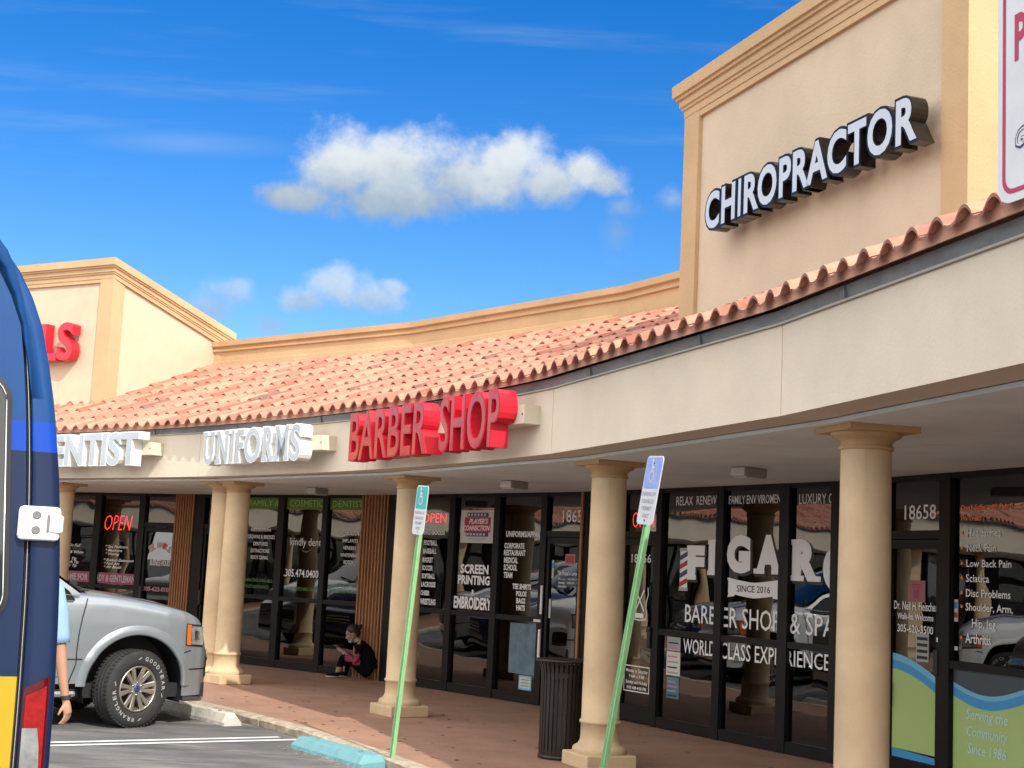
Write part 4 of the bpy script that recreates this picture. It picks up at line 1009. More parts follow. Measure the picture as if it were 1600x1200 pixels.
    # wheels
    for ax in (0.0, -3.02):
        for sgn in (-1, 1):
            w = bpy.data.objects.new('wheel', None); COL.objects.link(w); w.parent = t; w.location = (ax, sgn * .86, .376); w.scale = (.94,) * 3; w.rotation_euler = (0, 0, R(17) if ax == 0 else 0)
            B = Matrix.Rotation(-sgn * math.pi / 2, 4, 'X') if False else (Matrix.Rotation(math.pi / 2, 4, 'X') if sgn < 0 else Matrix.Rotation(-math.pi / 2, 4, 'X'))
            m = MB()
            tp = [(.232, -.10), (.25, -.125), (.33, -.135), (.385, -.118), (.398, -.095), (.400, -.062), (.388, -.060), (.388, -.050), (.401, -.048), (.402, -.004), (.389, -.003), (.389, .006), (.402, .008), (.401, .048), (.388, .050), (.388, .060), (.400, .062), (.398, .095), (.388, .115), (.366, .128), (.330, .136), (.275, .132), (.25, .122), (.236, .10)]
            m.lathe(tp, 'tyre', B, 64)
            if detail:
                for i in range(56):    # tread blocks
                    an = 2 * math.pi * i / 56
                    for z0, z1, tw in ((-.112, -.066, .03), (-.044, -.008, -.03), (.012, .044, .03), (.066, .112, -.03)):
                        m.box(.392, .4065, -.014, .014, z0, z1, 'tyre', B @ Matrix.Rotation(an + tw, 4, 'Z'))
                if sgn < 0:
                    for word, mid, span in (('GOODYEAR', R(38), R(88)), ('WRANGLER', R(222), R(88))):
                        for i, ch in enumerate(word):
                            an = mid + span / 2 - span * (i + .5) / len(word)
                            text(m, ch, -.020, .020, -.021, .021, 'tyre_letter', B @ Matrix.Rotation(an - math.pi / 2, 4, 'Z') @ Matrix.Translation((0, .316, 0)), .1372, .012)
                    for an in (R(92), R(-14), R(168), R(276)): m.box(-.022, .022, -.004, .004, .1365, .1375, 'tyre_letter', B @ Matrix.Rotation(an - math.pi / 2, 4, 'Z') @ Matrix.Translation((0, .316, 0)) @ Matrix.Rotation(.5, 4, 'Z'))
            obj_local('tyre', m, w)
            m = MB()
            m.lathe([(.236, -.09), (.240, .112), (.234, .124), (.226, .124), (.219, .112), (.208, .06), (.205, -.06)], 'rim', B, 48)
            m.lathe([(.0, .018), (.207, .010)], 'rim_dark', B, 32)
            for i in range(6):
                for s2 in (-1, 1):
                    A = B @ Matrix.Rotation(2 * math.pi * i / 6 + s2 * .20, 4, 'Z')
                    vs = [(.045, -.018, .060), (.045, .018, .060), (.215, .030, .112), (.215, -.024, .112), (.045, -.014, .095), (.045, .014, .095), (.222, .022, .121), (.222, -.018, .121)]
                    m.add(vs, [(3, 2, 1, 0), (4, 5, 6, 7), (0, 1, 5, 4), (1, 2, 6, 5), (2, 3, 7, 6), (3, 0, 4, 7)], 'rim', A)
            m.lathe([(.075, .04), (.070, .085), (.052, .100), (.0, .102)], 'rim', B, 32)
            for i in range(6):
                an = 2 * math.pi * i / 6 + .5; m.lathe([(.011, .088), (.011, .108), (.0, .110)], 'chrome', B @ Matrix.Translation((.062 * math.cos(an), .062 * math.sin(an), 0)), 8)
            m.lathe([(.036, .098), (.036, .108), (.030, .111), (.0, .112)], 'cap_blue', B, 24); m.lathe([(.028, .1115), (.025, .1130), (.022, .1115)], 'chrome', B @ Matrix.Diagonal((1, .62, 1, 1)), 24)
            obj_local('rim', m, w)
    t.location = loc; t.rotation_euler = (0, 0, rot); t.scale = (.95,) * 3
    return t
HD = R(35.5)
suv = car('parked_suv', (-3.92, 14.65, ZA), HD, 'silver_paint', 'silver SUV with amber corner lamp parked nose to the kerb beyond the blue van')
# cars further round the curve: outside the picture or behind the van, seen only in the shop glass
def repaint(o, a, b):
    for ch in [x for x in COL.objects if x.parent == o]:
        if ch.type == 'MESH' and ch.name.split('.')[0] in ('body', 'wheel_arch', 'mirror', 'door_seam'):
            ch.data = ch.data.copy()
            for i, mm in enumerate(ch.data.materials):
                if mm == MATS[a]: ch.data.materials[i] = MATS[b]
        repaint(ch, a, b)
for th_, pm, lab in ((51.5, 'white_paint', 'white SUV parked further round the curve, behind the blue van'), (59.5, 'blue_car_paint', 'dark blue SUV parked by the nail salon, behind the blue van'), (67.5, 'silver_paint', 'silver SUV parked farthest round the curve, beyond the dark blue one')):
    c = copy_tree(suv); p = P2(th_, 18.75); c.location = (p.x, p.y, ZA); c.rotation_euler = (0, 0, R(th_)); c['label'] = lab
    if pm != 'silver_paint': repaint(c, 'silver_paint', pm)

# ------------------------------------------------------------------ blue and yellow van, rear corner
VH = R(23.0)                                   # heading, turned left of straight ahead
EDGE = [(2.555, -.300), (2.50, -.225), (2.45, -.185), (2.391, -.150), (2.30, -.113), (2.19, -.085), (2.067, -.060), (1.979, -.048), (1.892, -.035), (1.762, -.022), (1.568, -.008), (1.34, 0.0), (1.10, .002), (.45, .0)]
van_o = Vector((-1.186, 4.0, ZA))
vr = Vector((math.cos(VH), math.sin(VH))); vf = Vector((-math.sin(VH), math.cos(VH)))
VT = Matrix.Identity(4)
for i in range(2): VT[i][0] = vr[i]; VT[i][1] = vf[i]; VT[i][3] = van_o[i]
van = thing('van', (van_o.x + vf.x * 2, van_o.y + vf.y * 2, ZA), 'blue and yellow delivery van seen from its rear corner with a white door hinge', 'van')
def edge(z): return lerp_tab(sorted(EDGE), z)
VW = 1.9
zs = [.45, .6, .8, 1.0, 1.1, 1.2, 1.25, 1.30, 1.355, 1.40, 1.5, 1.6, 1.7, 1.8, 1.9, 1.957, 2.03, 2.10, 2.2, 2.3, 2.38, 2.45, 2.50, 2.555]
def vmat(z):
    return 'van_navy' if z < 1.957 else ('van_bright' if z < 2.035 else 'van_blue')
BAND = 2.038
zs = sorted(set([z for z in zs if abs(z - 2.03) > .001] + [BAND]))
SEAM = -.0925      # door shut line, measured from the outer edge line at z=1.34
def seam(z): return SEAM + .0 * z + edge(z) * .62
m = MB()
for i in range(len(zs) - 1):
    a, b = zs[i], zs[i + 1]; mt = vmat((a + b) / 2)
    def row(z):
        e = edge(z); s_ = seam(z) + .006
        return [(s_, 0.012, z), (s_ + .002, 0, z), (e - .060, 0, z), (e - .026, .0012, z), (e - .010, .005, z), (e - .003, .014, z), (e, .03, z), (e + .004, .5, z), (e + .004, 4.2, z), (e - .12, 5.1, z)]
    m.grid([row(a), row(b)], mt, VT, True)
    def rowl(z):
        e = -VW - edge(z); return [(e + .05, 0, z), (e + .012, .011, z), (e, .05, z), (e, 4.2, z), (e + .12, 5.1, z)]
    m.grid([rowl(a), rowl(b)], mt, VT, True, True)
rw = lambda y, s_: [(x, y, z) for x, z in ([(edge(2.555) - s_, 2.555), (edge(2.555) - .10 - s_, 2.60), (-.8, 2.64), (-VW + .8, 2.64), (-VW + .4, 2.60), (-VW - edge(2.555) + s_, 2.555)])]
m.grid([rw(.05, 0), rw(4.2, 0)], 'van_blue', VT, True)
m.add([rw(.05, 0)[i] for i in range(6)] + [(-VW - edge(2.45), .012, 2.45), (edge(2.45) - .03, .005, 2.45)], [tuple(range(8))[::-1]], 'van_blue', VT)
m.grid([[(edge(z) - .12, 5.1, z) for z in (.45, 1.3)], [(-VW - edge(z) + .12, 5.1, z) for z in (.45, 1.3)]], 'van_blue', VT, False, True)
m.box(-VW + .02, -.02, .03, 5.0, .25, .50, 'black_plastic', VT)
m.add([(-.16, 5.1, 1.3), (-VW + .16, 5.1, 1.3), (-VW + .45, 4.2, 2.5), (-.45, 4.2, 2.5)], [(3, 2, 1, 0)], 'car_glass', VT)
obj('body', m, van)
m = MB()
for (d0, d1) in ((None, -.955), (-.965, -1.80)):
    for i in range(len(zs) - 1):
        a, b = zs[i], min(zs[i + 1], 2.49)
        if a >= 2.49 or b <= .5: continue
        zm = (a + b) / 2; mt = 'van_yellow' if zm < 1.357 else vmat(zm)
        x1a = seam(a) - .006 if d0 is None else d0; x1b = seam(b) - .006 if d0 is None else d0
        m.add([(d1, .002, a), (x1a - .004, .002, a), (x1b - .004, .002, b), (d1, .002, b)], [(0, 1, 2, 3)], mt, VT)
        m.add([(x1a - .004, .002, a), (x1a, .02, a), (x1b, .02, b), (x1b - .004, .002, b)], [(0, 1, 2, 3)], mt, VT)
obj('rear_door', m, van)
m = MB(); m.grid([[(edge(z) - .03, .021, z) for z in zs], [(-1.85 - edge(z), .021, z) for z in zs]], 'van_seam', VT, False, True)
m.tube([(seam(z) - .001, .008, z) for z in [.5 + 1.9 * i / 20 for i in range(21)]], .0012, 'plate_grey', VT, 6); obj('door_seal', m, van)
def rounded(x0, x1, z0, z1, r_, n=6):
    P = []
    for cx, cz, a0 in ((x1 - r_, z1 - r_, 0), (x0 + r_, z1 - r_, 90), (x0 + r_, z0 + r_, 180), (x1 - r_, z0 + r_, 270)):
        for i in range(n + 1): a = R(a0 + 90 * i / n); P.append((cx + r_ * math.cos(a), cz + r_ * math.sin(a)))
    return P
for sg in (0, 1):
    x0, x1 = (-.88, -.158) if sg == 0 else (-1.74, -1.02)
    sh = lambda p, k: (p[0] + (edge(p[1]) * .62 + .02 if p[0] > (x0 + x1) / 2 and sg == 0 else 0) , k, p[1])
    o_ = rounded(x0, x1, 1.495, 2.165, .07); i_ = rounded(x0 + .014, x1 - .014, 1.509, 2.151, .06)
    m = MB(); vs = [sh(p, -.004) for p in o_] + [sh(p, -.006) for p in i_]; n = len(o_)
    m.add(vs, [(i, n + i, n + (i + 1) % n, (i + 1) % n) for i in range(n)], 'black_plastic', VT); m.add([sh(p, -.0035) for p in i_], [tuple(range(n))[::-1]], 'car_glass', VT)
    m.tube([sh(p, -.007) for p in i_ + i_[:1]], .0028, 'chrome', VT, 6)
    obj('rear_window', m, van)
# tail lamp set on the pillar
m = MB()
def lampgrid(xa, xb, za, zb, mt, y, tilt=0.0, n=5):
    P = []
    for i in range(n + 1):
        t_ = i / n; row = []
        for j in range(9):
            z_ = za(t_) + (zb(t_) - za(t_)) * j / 8; e0 = seam(z_) + .010; e1 = edge(z_) - .004
            xx = e0 + (e1 - e0) * (xa + (xb - xa) * t_); f = xa + (xb - xa) * t_
            row.append((xx, y + (.022 * max(0, f - .72) / .28) ** 1.0, z_))
        P.append(row)
    m.grid(P, mt, VT, True, False)
ztop = lambda f: 1.325 + .040 * f
lampgrid(0, 1, lambda t_: .80, lambda t_: ztop(t_), 'lamp_dark_red', -.006)
lampgrid(.07, .74, lambda t_: .81, lambda t_: ztop(.07 + .67 * t_) - .022, 'lamp_red', -.010)
obj('tail_lamp', m, van)
m = MB()
P = []
for i in range(9):
    z_ = .82 + (1.222 - .82) * i / 8; e0 = seam(z_) + .012; e1 = edge(z_); w = (e1 - e0) * (.60 if i < 7 else (.57 if i == 7 else .48))
    P.append([(e0 + w * q, -.013 - .002 * math.sin(math.pi * q), z_) for q in (0, .2, .4, .6, .8, 1)])
m.grid(P, 'lamp_clear', VT, True, True)
obj('reversing_lamp', m, van)
# hinge
m = MB()
hz = 1.765; hx = seam(hz)
m.box(hx - .030, hx + .080, -.030, -.001, hz - .048, hz + .044, 'hinge_white', VT, .012)
m.box(hx + .050, hx + .086, -.036, -.008, hz - .026, hz + .022, 'hinge_white', VT, .006); m.box(hx + .043, hx + .050, -.0312, -.020, hz - .026, hz + .022, 'hinge_grey', VT)
for z_, mt in ((hz + .020, 'hinge_grey'), (hz - .020, 'hinge_grey')):
    m.lathe([(.0115, .0298), (.0115, .0312), (.0085, .0312), (.0, .0305)], mt, VT @ Matrix.Translation((hx + .016, 0, z_)) @ Matrix.Rotation(math.pi / 2, 4, 'X'), 20)
obj('hinge', m, van)
m = MB(); m.box(-VW + .02, -.01, -.09, .03, .36, .56, 'black_plastic', VT, .03); obj('bumper', m, van)
for y in (.9, 4.2):
    for x in (-.13, -VW + .13):
        m = MB(); m.lathe([(.0, -.10), (.34, -.10), (.35, 0), (.34, .10), (.0, .10)], 'tyre', VT @ Matrix.Translation((x, y, .35 + ZA)) @ Matrix.Rotation(math.pi / 2, 4, 'Y'), 32); obj('wheel', m, van)

# ------------------------------------------------------------------ wheel stops
def wheel_stop(p, q, mt, label, h=.115, w=.19):
    p, q = Vector(p), Vector(q); c = (p + q) / 2; L_ = (q - p).length
    t = thing('wheel_stop', (c.x, c.y, ZA), label, 'wheel stop', 'concrete wheel stops in front of the kerb', math.atan2((q - p).y, (q - p).x))
    m = MB(); n = 24; P = []
    sec = [(-w / 2, 0.0), (-w / 2 + .004, .03), (-w / 2 + .045, h - .006), (-w / 2 + .058, h), (w / 2 - .058, h), (w / 2 - .045, h - .006), (w / 2 - .004, .03), (w / 2, 0.0)]
    for i in range(n + 1):
        x = -L_ / 2 + L_ * i / n; e = min(1, min(i, n - i) * .8 + .65) if mt == 'concrete' else min(1, min(i, n - i) * .7 + .45)
        P.append([(x, y + random.uniform(-.004, .004), z * (e if z > .05 else 1) + (random.uniform(-.003, .003) if z > .05 else 0)) for y, z in sec])
    m.grid(P, mt, None, False, False); m.add(P[0], [tuple(range(8))], mt); m.add(P[-1], [tuple(range(8))[::-1]], mt)
    for x in (-L_ * .3, L_ * .3): m.lathe([(.018, h - .004), (.018, h + .006), (.0, h + .009)], 'hinge_grey', Matrix.Translation((x, 0, 0)), 10)
    obj_local('block', m, t)
nK = Vector((-math.cos(R(37)), -math.sin(R(37))))
wheel_stop(Vector((-2.60, 14.40)) - nK * .07, Vector((-3.50, 15.60)) - nK * .07, 'concrete', 'worn white concrete wheel stop half in the shadow of the silver SUV')
nK = Vector((-math.cos(R(28)), -math.sin(R(28))))
wheel_stop(Vector((-1.79, 13.03)) - nK * .13, Vector((-1.06, 11.91)) - nK * .13, 'blue_paint', 'faded blue painted wheel stop near the foot of the teal parking sign', h=.10, w=.26)

# ------------------------------------------------------------------ parking signs
def sign_post(base, tip, bot, th_n, plate, label, size, group):
    base, tip, bot = Vector(base), Vector(tip), Vector(bot); d = (tip - base).normalized()
    t = thing('parking_sign', base, label, 'parking sign', group)
    n = Vector((-math.cos(R(th_n)), -math.sin(R(th_n)), 0)); n = (n - d * n.dot(d)).normalized(); x = d.cross(n)
    T = Matrix.Identity(4)
    for i in range(3): T[i][0] = x[i]; T[i][1] = d[i]; T[i][2] = n[i]; T[i][3] = base[i]
    L_ = (tip - base).length; h = (tip - bot).length; w = size
    m = MB(); sec = [(-.030, .012), (-.020, .014), (-.014, -.014), (.014, -.014), (.020, .014), (.030, .012), (.030, .008), (.024, .006), (.017, -.020), (-.017, -.020), (-.024, .006), (-.030, .008)]
    A = T @ Matrix(((1, 0, 0, 0), (0, 0, 1, 0), (0, 1, 0, 0), (0, 0, 0, 1)))
    m.prism([(a, b) for a, b in sec], -.05, L_ - .03, 'post_green', A)
    for i in range(30): m.lathe([(.0055, .0), (.0, .0005)], 'van_seam', T @ Matrix.Translation((0, .12 + i * .06, -.0135)), 8)
    obj('post', m, t)
    m = MB(); y0, y1 = L_ - h, L_
    m.prism(rounded(-w / 2, w / 2, y0, y1, .035), .016, .0195, 'plate_white', T)
    col = plate
    m.prism(rounded(-w / 2 + .010, w / 2 - .010, y0 + h * .52, y1 - .010, .026), .0197, .0203, col, T)
    for yy in (y0 + .025, y1 - .045): m.lathe([(.007, .0205), (.007, .024), (0, .0255)], 'hinge_grey', T @ Matrix.Translation((0, yy, 0)), 10)
    pl = obj('plate', m, t)
    m = MB(); cy = y0 + h * .76; sc = h / .42
    P = [(-.030, cy + .055 * sc), (-.022, cy + .005), (.012, cy + .005), (.022, cy - .045)]
    outline(m, P, .014, 'plate_white', T, .0208); outline(m, [(-.026, cy + .03), (.008, cy + .03)], .012, 'plate_white', T, .0211)
    outline(m, [(-.012 + .038 * math.cos(a), cy - .022 + .038 * math.sin(a)) for a in [2.0 + i * .38 for i in range(12)]], .010, 'plate_white', T, .0213)
    m.lathe([(.013, .0209), (.0, .0210)], 'plate_white', T @ Matrix.Translation((-.030, cy + .072 * sc, 0)), 12)
    for i, (s, ww) in enumerate((('PARKING BY', .84), ('DISABLED', .74), ('PERMIT', .60), ('ONLY', .42))):
        z1 = y0 + h * (.475 - .105 * i); text(m, s, -w / 2 * ww, w / 2 * ww, z1 - h * .062, z1, 'plate_text', T, .0206, .012)
    obj('lettering', m, pl)
    return t
sign_post((-.824, 12.008, ZW), (-.668, 11.95, 2.345), (-.708, 11.96, 1.945), 26, 'plate_teal', 'leaning green signpost with a faded teal and white parking sign, the farther one', .245, 'disabled parking signs on green posts')
sign_post((.595, 8.93, ZW), (.918, 8.88, 2.425), (.858, 8.89, 2.005), 14.5, 'plate_blue', 'leaning green signpost with a faded blue and white parking sign, the nearer one', .285, 'disabled parking signs on green posts')
# big white tow sign close by on the right
bz = 2.505; N_ = Vector((-.955, -.297, 0)).normalized(); X_ = Vector((-N_.y, N_.x, 0)); p0 = Vector((1.005, 3.0, bz))
T = Matrix.Identity(4)
for i in range(3): T[i][0] = X_[i]; T[i][1] = (0, 0, 1)[i]; T[i][2] = N_[i]; T[i][3] = p0[i]
t = thing('tow_sign', (p0.x + X_.x * .23, p0.y + X_.y * .23, ZA), 'white parking sign with a red border, cut off by the right edge', 'parking sign')
m = MB(); pp = p0 + X_ * .23 - N_ * .035; m.lathe([(.028, ZA), (.028, 3.15), (0, 3.16)], 'plate_grey', Matrix.Translation((pp.x, pp.y, 0)), 16); obj('post', m, t)
m = MB(); m.prism(rounded(0, .46, 0, .61, .045), -.003, .0, 'plate_white', T); 
o_ = rounded(.018, .442, .018, .592, .034); i_ = rounded(.028, .432, .028, .582, .027); n = len(o_)
m.add([(p[0], p[1], .001) for p in o_] + [(p[0], p[1], .001) for p in i_], [(i, (i + 1) % n, n + (i + 1) % n, n + i) for i in range(n)], 'sign_border_red', T)
pl = obj('plate', m, t)
m = MB(); text(m, 'PARKING', .058, .405, .300, .402, 'sign_border_red', T, .0012, .028); text(m, 'GRA', .060, .160, .108, .155, 'navy_vinyl', T, .0012, .03, 0, .3); text(m, 'GRA', .064, .156, .113, .150, 'plate_white', T, .0022, -.01, 0, .3)
obj('lettering', m, pl)

# ------------------------------------------------------------------ trash receptacle
t = thing('trash_can', (.545, 12.53, ZW), 'dark brown slatted steel trash can with a flared rim beside a column', 'trash can')
m = MB(); n = 30
for i in range(n):
    A = Matrix.Rotation(2 * math.pi * i / n, 4, 'Z')
    pr = [(.178, .045), (.180, .10), (.181, .60), (.184, .70), (.196, .765), (.214, .800), (.222, .805)]
    vs = []; fs = []
    for r_, z in pr:
        vs += [(r_, -.0125, z), (r_, .0125, z), (r_ - .006, .0125, z), (r_ - .006, -.0125, z)]
    for j in range(len(pr) - 1):
        for q in range(4): fs.append((4 * j + q, 4 * j + (q + 1) % 4, 4 * j + 4 + (q + 1) % 4, 4 * j + 4 + q))
    m.add(vs, fs, 'can_steel', A)
obj_local('slat_cage', m, t)
m = MB(); m.lathe([(.160, .03), (.160, .78), (.150, .78), (.150, .05), (0, .05)], 'black_plastic', None, 40); obj_local('liner', m, t)
m = MB()
for z, r_ in ((.055, .176), (.40, .174), (.69, .177)): m.lathe([(r_ - .006, z - .02), (r_, z - .02), (r_, z + .02), (r_ - .006, z + .02), (r_ - .006, z - .02)], 'can_steel', None, 40, False)
m.tube([(.222 * math.cos(2 * math.pi * i / 40), .222 * math.sin(2 * math.pi * i / 40), .808) for i in range(41)], .011, 'can_steel', None, 8); m.lathe([(.150, .79), (.212, .805), (.205, .815), (.150, .80)], 'can_steel', None, 40)
m.lathe([(.0, .0), (.185, .0), (.185, .03), (.17, .035), (0, .035)], 'can_steel', None, 40); obj_local('rim', m, t)

# ------------------------------------------------------------------ people
def skin(chains, sub=2, bone=None):
    """grow a body over connected chains of (x, y, z, radius) points; a string point name joins chains"""
    names = {}; vs = []; rad = []; es = []
    for ch in chains:
        prev = None
        for p in ch:
            if isinstance(p, str): i = names[p]
            else:
                nm = p[4] if len(p) > 4 else None
                vs.append(p[:3]); rad.append(p[3]); i = len(vs) - 1
                if nm: names[nm] = i
            if prev is not None and prev != i: es.append((prev, i))
            prev = i
    me = bpy.data.meshes.new('skin'); me.from_pydata(vs, es, []); o = bpy.data.objects.new('skin', me); COL.objects.link(o)
    md = o.modifiers.new('s', 'SKIN'); md.use_smooth_shade = True
    for i, sv in enumerate(me.skin_vertices[0].data):
        r_ = rad[i]; sv.radius = r_ if isinstance(r_, tuple) else (r_, r_); sv.use_root = (i == 0)
    s2 = o.modifiers.new('u', 'SUBSURF'); s2.levels = sub; s2.render_levels = sub
    dg = bpy.context.evaluated_depsgraph_get(); e = bpy.data.meshes.new_from_object(o.evaluated_get(dg))
    out = ([tuple(p.co) for p in e.vertices], [tuple(p.vertices) for p in e.polygons])
    bpy.data.objects.remove(o); bpy.data.meshes.remove(me); bpy.data.meshes.remove(e)
    return out
def fuse(shapes, voxel, smooth=4):
    """join several closed shapes into one continuous surface"""
    me = bpy.data.meshes.new('fuse'); v = []; f = []
    for a, b in shapes:
        o = len(v); v += a; f += [tuple(i + o for i in q) for q in b]
    me.from_pydata(v, [], f); o = bpy.data.objects.new('fuse', me); COL.objects.link(o)
    md = o.modifiers.new('r', 'REMESH'); md.mode = 'VOXEL'; md.voxel_size = voxel
    if smooth:
        s_ = o.modifiers.new('s', 'SMOOTH'); s_.iterations = smooth; s_.factor = .5
    dg = bpy.context.evaluated_depsgraph_get(); e = bpy.data.meshes.new_from_object(o.evaluated_get(dg))
    out = ([tuple(p.co) for p in e.vertices], [tuple(p.vertices) for p in e.polygons])
    bpy.data.objects.remove(o); bpy.data.meshes.remove(me); bpy.data.meshes.remove(e)
    return out
def ballmesh(c, r_, T=None):
    b = MB(); b.ball(c, r_, 'skin_tan', T, 20, 14); return (b.v, b.f)
def paint_body(name, geo, rule, parent):
    m = MB(); vs, fs = geo; m.v = list(vs)
    for f in fs:
        c = Vector((0, 0, 0))
        for i in f: c += Vector(vs[i])
        m.f.append(f); m.m.append(rule(c / len(f))); m.sm.append(True); m.attr.append(.5)
    return obj_local(name, m, parent)
def hand_chains(wr, ax, pn, th, s, curl):
    """palm and five bent fingers: wrist point, finger direction, palm normal, thumb side"""
    wr, ax, pn, th = Vector(wr), Vector(ax).normalized(), Vector(pn).normalized(), Vector(th).normalized()
    res = []
    pc = lambda a, b, c=0: tuple(wr + ax * a * s + th * b * s + pn * c * s)
    res.append([[pc(-.02, 0) + (.026 * s,), pc(.03, 0) + (.030 * s,), pc(.075, -.002) + (.032 * s,), pc(.095, -.002) + (.026 * s,)]])
    for b in (-.028, -.010, .010, .028):
        res.append([[pc(.02, b * .7) + (.016 * s,), pc(.06, b * .9) + (.016 * s,), pc(.092, b) + (.0125 * s,)]])
    for i, (b, ln, cu) in enumerate(((.030, .075, curl[0]), (.010, .084, curl[1]), (-.010, .078, curl[2]), (-.029, .060, curl[3]))):
        p = wr + ax * .092 * s + th * b * s; d = ax.copy(); c = [tuple(p - ax * .015 * s) + (.0105 * s,), tuple(p) + (.0100 * s,)]
        for j, fr in enumerate((.42, .33, .25)):
            d = (d * math.cos(cu * (1, 1.15, .8)[j]) + pn * math.sin(cu * (1, 1.15, .8)[j])).normalized()
            p = p + d * ln * fr * s; c.append(tuple(p) + ((.0094, .0086, .0072)[j] * s,))
        res.append([c])
    p = wr + ax * .022 * s + th * .022 * s; d = (ax * .72 + th * .62 + pn * .28).normalized(); c = [tuple(p) + (.015 * s,)]
    for j, ln in enumerate((.035, .030, .024)):
        p = p + d * ln * s; d = (d + ax * .28 + pn * .18 - th * .12).normalized(); c.append(tuple(p) + ((.0125, .0108, .0085)[j] * s,))
    res.append([c]); return res
def head_shapes(T, s):
    """skull, jaw, nose, ears; local face looks along +x"""
    sh = [ballmesh((-.012, 0, .028), (.098, .076, .098)), ballmesh((.030, 0, -.035), (.062, .058, .078)), ballmesh((.055, 0, -.082), (.030, .034, .026)), ballmesh((.062, 0, .035), (.034, .052, .028)),
          ballmesh((.096, 0, -.018), (.020, .014, .024)), ballmesh((.100, 0, -.028), (.019, .017, .013)), ballmesh((.085, 0, -.058), (.015, .026, .008)), ballmesh((.083, 0, -.070), (.014, .022, .008)),
          ballmesh((.060, .042, -.022), (.026, .022, .024)), ballmesh((.060, -.042, -.022), (.026, .022, .024)), ballmesh((-.012, .078, -.010), (.018, .009, .030)), ballmesh((-.012, -.078, -.010), (.018, .009, .030))]
    return [([tuple(T @ (Vector(p) * s)) for p in a], b) for a, b in sh]
def face_bits(m, T, s):
    for y in (-.030, .030):
        m.ball((.083, y, .008), (.010, .014, .008), 'plate_white', T @ Matrix.Scale(s, 4), 10, 8); m.ball((.0905, y, .008), (.004, .007, .007), 'hair_dark', T @ Matrix.Scale(s, 4), 8, 6)
        m.tube([tuple(Vector((.086, y * .5, .028)) * s), tuple(Vector((.094, y, .032)) * s), tuple(Vector((.080, y * 1.6, .027)) * s)], [.003 * s, .004 * s, .002 * s], 'hair_dark', T, 6)

# man whose arm shows past the van (he stands behind it)
pm = thing('person', (-3.06, 9.55, ZA), 'person mostly hidden behind the van, one bare arm with a wristwatch hanging down', 'person')
# local frame: world axes, origin at his feet; shows his left arm on the camera's right
A0 = Vector((-3.06, 9.55, ZA))
L = lambda x, y, z: (x - A0.x, y - A0.y, z - A0.z)
hip = (0.0, 0.0, .90)
chains = [[hip + (.135, 'hip'), (0, .0, 1.05, .125), (0, .0, 1.22, .145), (0, .0, 1.34, .130, 'chest'), (0, 0, 1.43, .062), (0, -.01, 1.50, .055)],
          ['chest', (.11, .0, 1.35, .075), L(-2.885, 9.55, 1.40) + (.060,), L(-2.845, 9.54, 1.25) + (.046,), L(-2.822, 9.52, 1.10) + (.041,), L(-2.800, 9.51, .98) + (.040,), L(-2.772, 9.50, .84) + (.032,), L(-2.748, 9.50, .735) + (.026,), L(-2.742, 9.50, .715) + (.026,)],
          ['chest', (-.11, .0, 1.35, .075), (-.19, .0, 1.32, .060), (-.22, .0, 1.06, .042), (-.21, -.04, .84, .032), (-.21, -.06, .70, .026)],
          ['hip', (.095, 0, .84, .095), (.10, -.01, .46, .062), (.10, .02, .10, .045), (.10, -.02, .045, .045), (.10, -.14, .035, .035)],
          ['hip', (-.095, 0, .84, .095), (-.10, -.01, .46, .062), (-.10, .02, .10, .045), (-.10, -.02, .045, .045), (-.10, -.14, .035, .035)]]
HT = Matrix.Translation((0, -.015, 1.60)) @ Matrix.Rotation(-math.pi / 2, 4, 'Z')
shapes = [skin(chains)] + head_shapes(HT, 1.0)
wl_ = L(-2.745, 9.50, .735)
for c in hand_chains(wl_, (.19, -.02, -.98), (-.95, -.30, -.18), (-.30, -.95, -.02), .95, (.50, .42, .40, .45)): shapes.append(skin(c, 2))
for c in hand_chains((-.21, -.06, .70), (0, -.1, -1), (.95, -.3, 0), (.3, -.95, 0), .95, (.35, .38, .42, .46)): shapes.append(skin(c, 2))
paint_body('body', fuse(shapes, .0075, 3), lambda c: ('cloth_dark' if c.z < .92 and abs(c.x) < .205 and c.z > .07 and not (c.x > .19) else ('black_plastic' if c.z <= .07 else 'skin_tan')), pm)
m = MB()
def sleeve(pts, rs): m.tube(pts, rs, 'shirt_blue', None, 18)
sleeve([(.02, 0, 1.38), L(-2.895, 9.55, 1.405), L(-2.857, 9.545, 1.28), L(-2.830, 9.53, 1.13), L(-2.826, 9.53, 1.095)], [.09, .080, .066, .062, .064])
sleeve([(-.02, 0, 1.38), (-.185, 0, 1.34), (-.215, 0, 1.20), (-.225, 0, 1.10)], [.09, .080, .066, .064])
m.lathe([(.155, .86), (.160, 1.0), (.165, 1.2), (.160, 1.33), (.11, 1.41), (.066, 1.44)], 'shirt_blue', Matrix.Diagonal((1.05, .86, 1, 1)), 28)
obj_local('shirt', m, pm)
m = MB(); m.ball((0, 0, 0), (.106, .084, .100), 'hair_dark', HT @ Matrix.Translation((-.028, 0, .045)), 20, 12); obj_local('hair', m, pm)
m = MB(); face_bits(m, HT, 1.0); obj_local('face', m, pm)
m = MB()
wd = Vector((.19, -.02, -.98)).normalized(); rot = wd.to_track_quat('Z', 'Y').to_matrix().to_4x4(); WT = Matrix.Translation(Vector(wl_) - wd * .022) @ rot
m.lathe([(.0275, -.012), (.0315, -.012), (.0315, .012), (.0275, .012), (.0275, -.012)], 'watch_brown', WT, 24, False); 
q = WT @ Matrix.Rotation(R(-25), 4, 'Z'); m.lathe([(.0, .027), (.017, .027), (.017, .038), (.014, .040), (0, .040)], 'chrome', WT @ Matrix.Rotation(math.pi / 2, 4, 'Y'), 16)
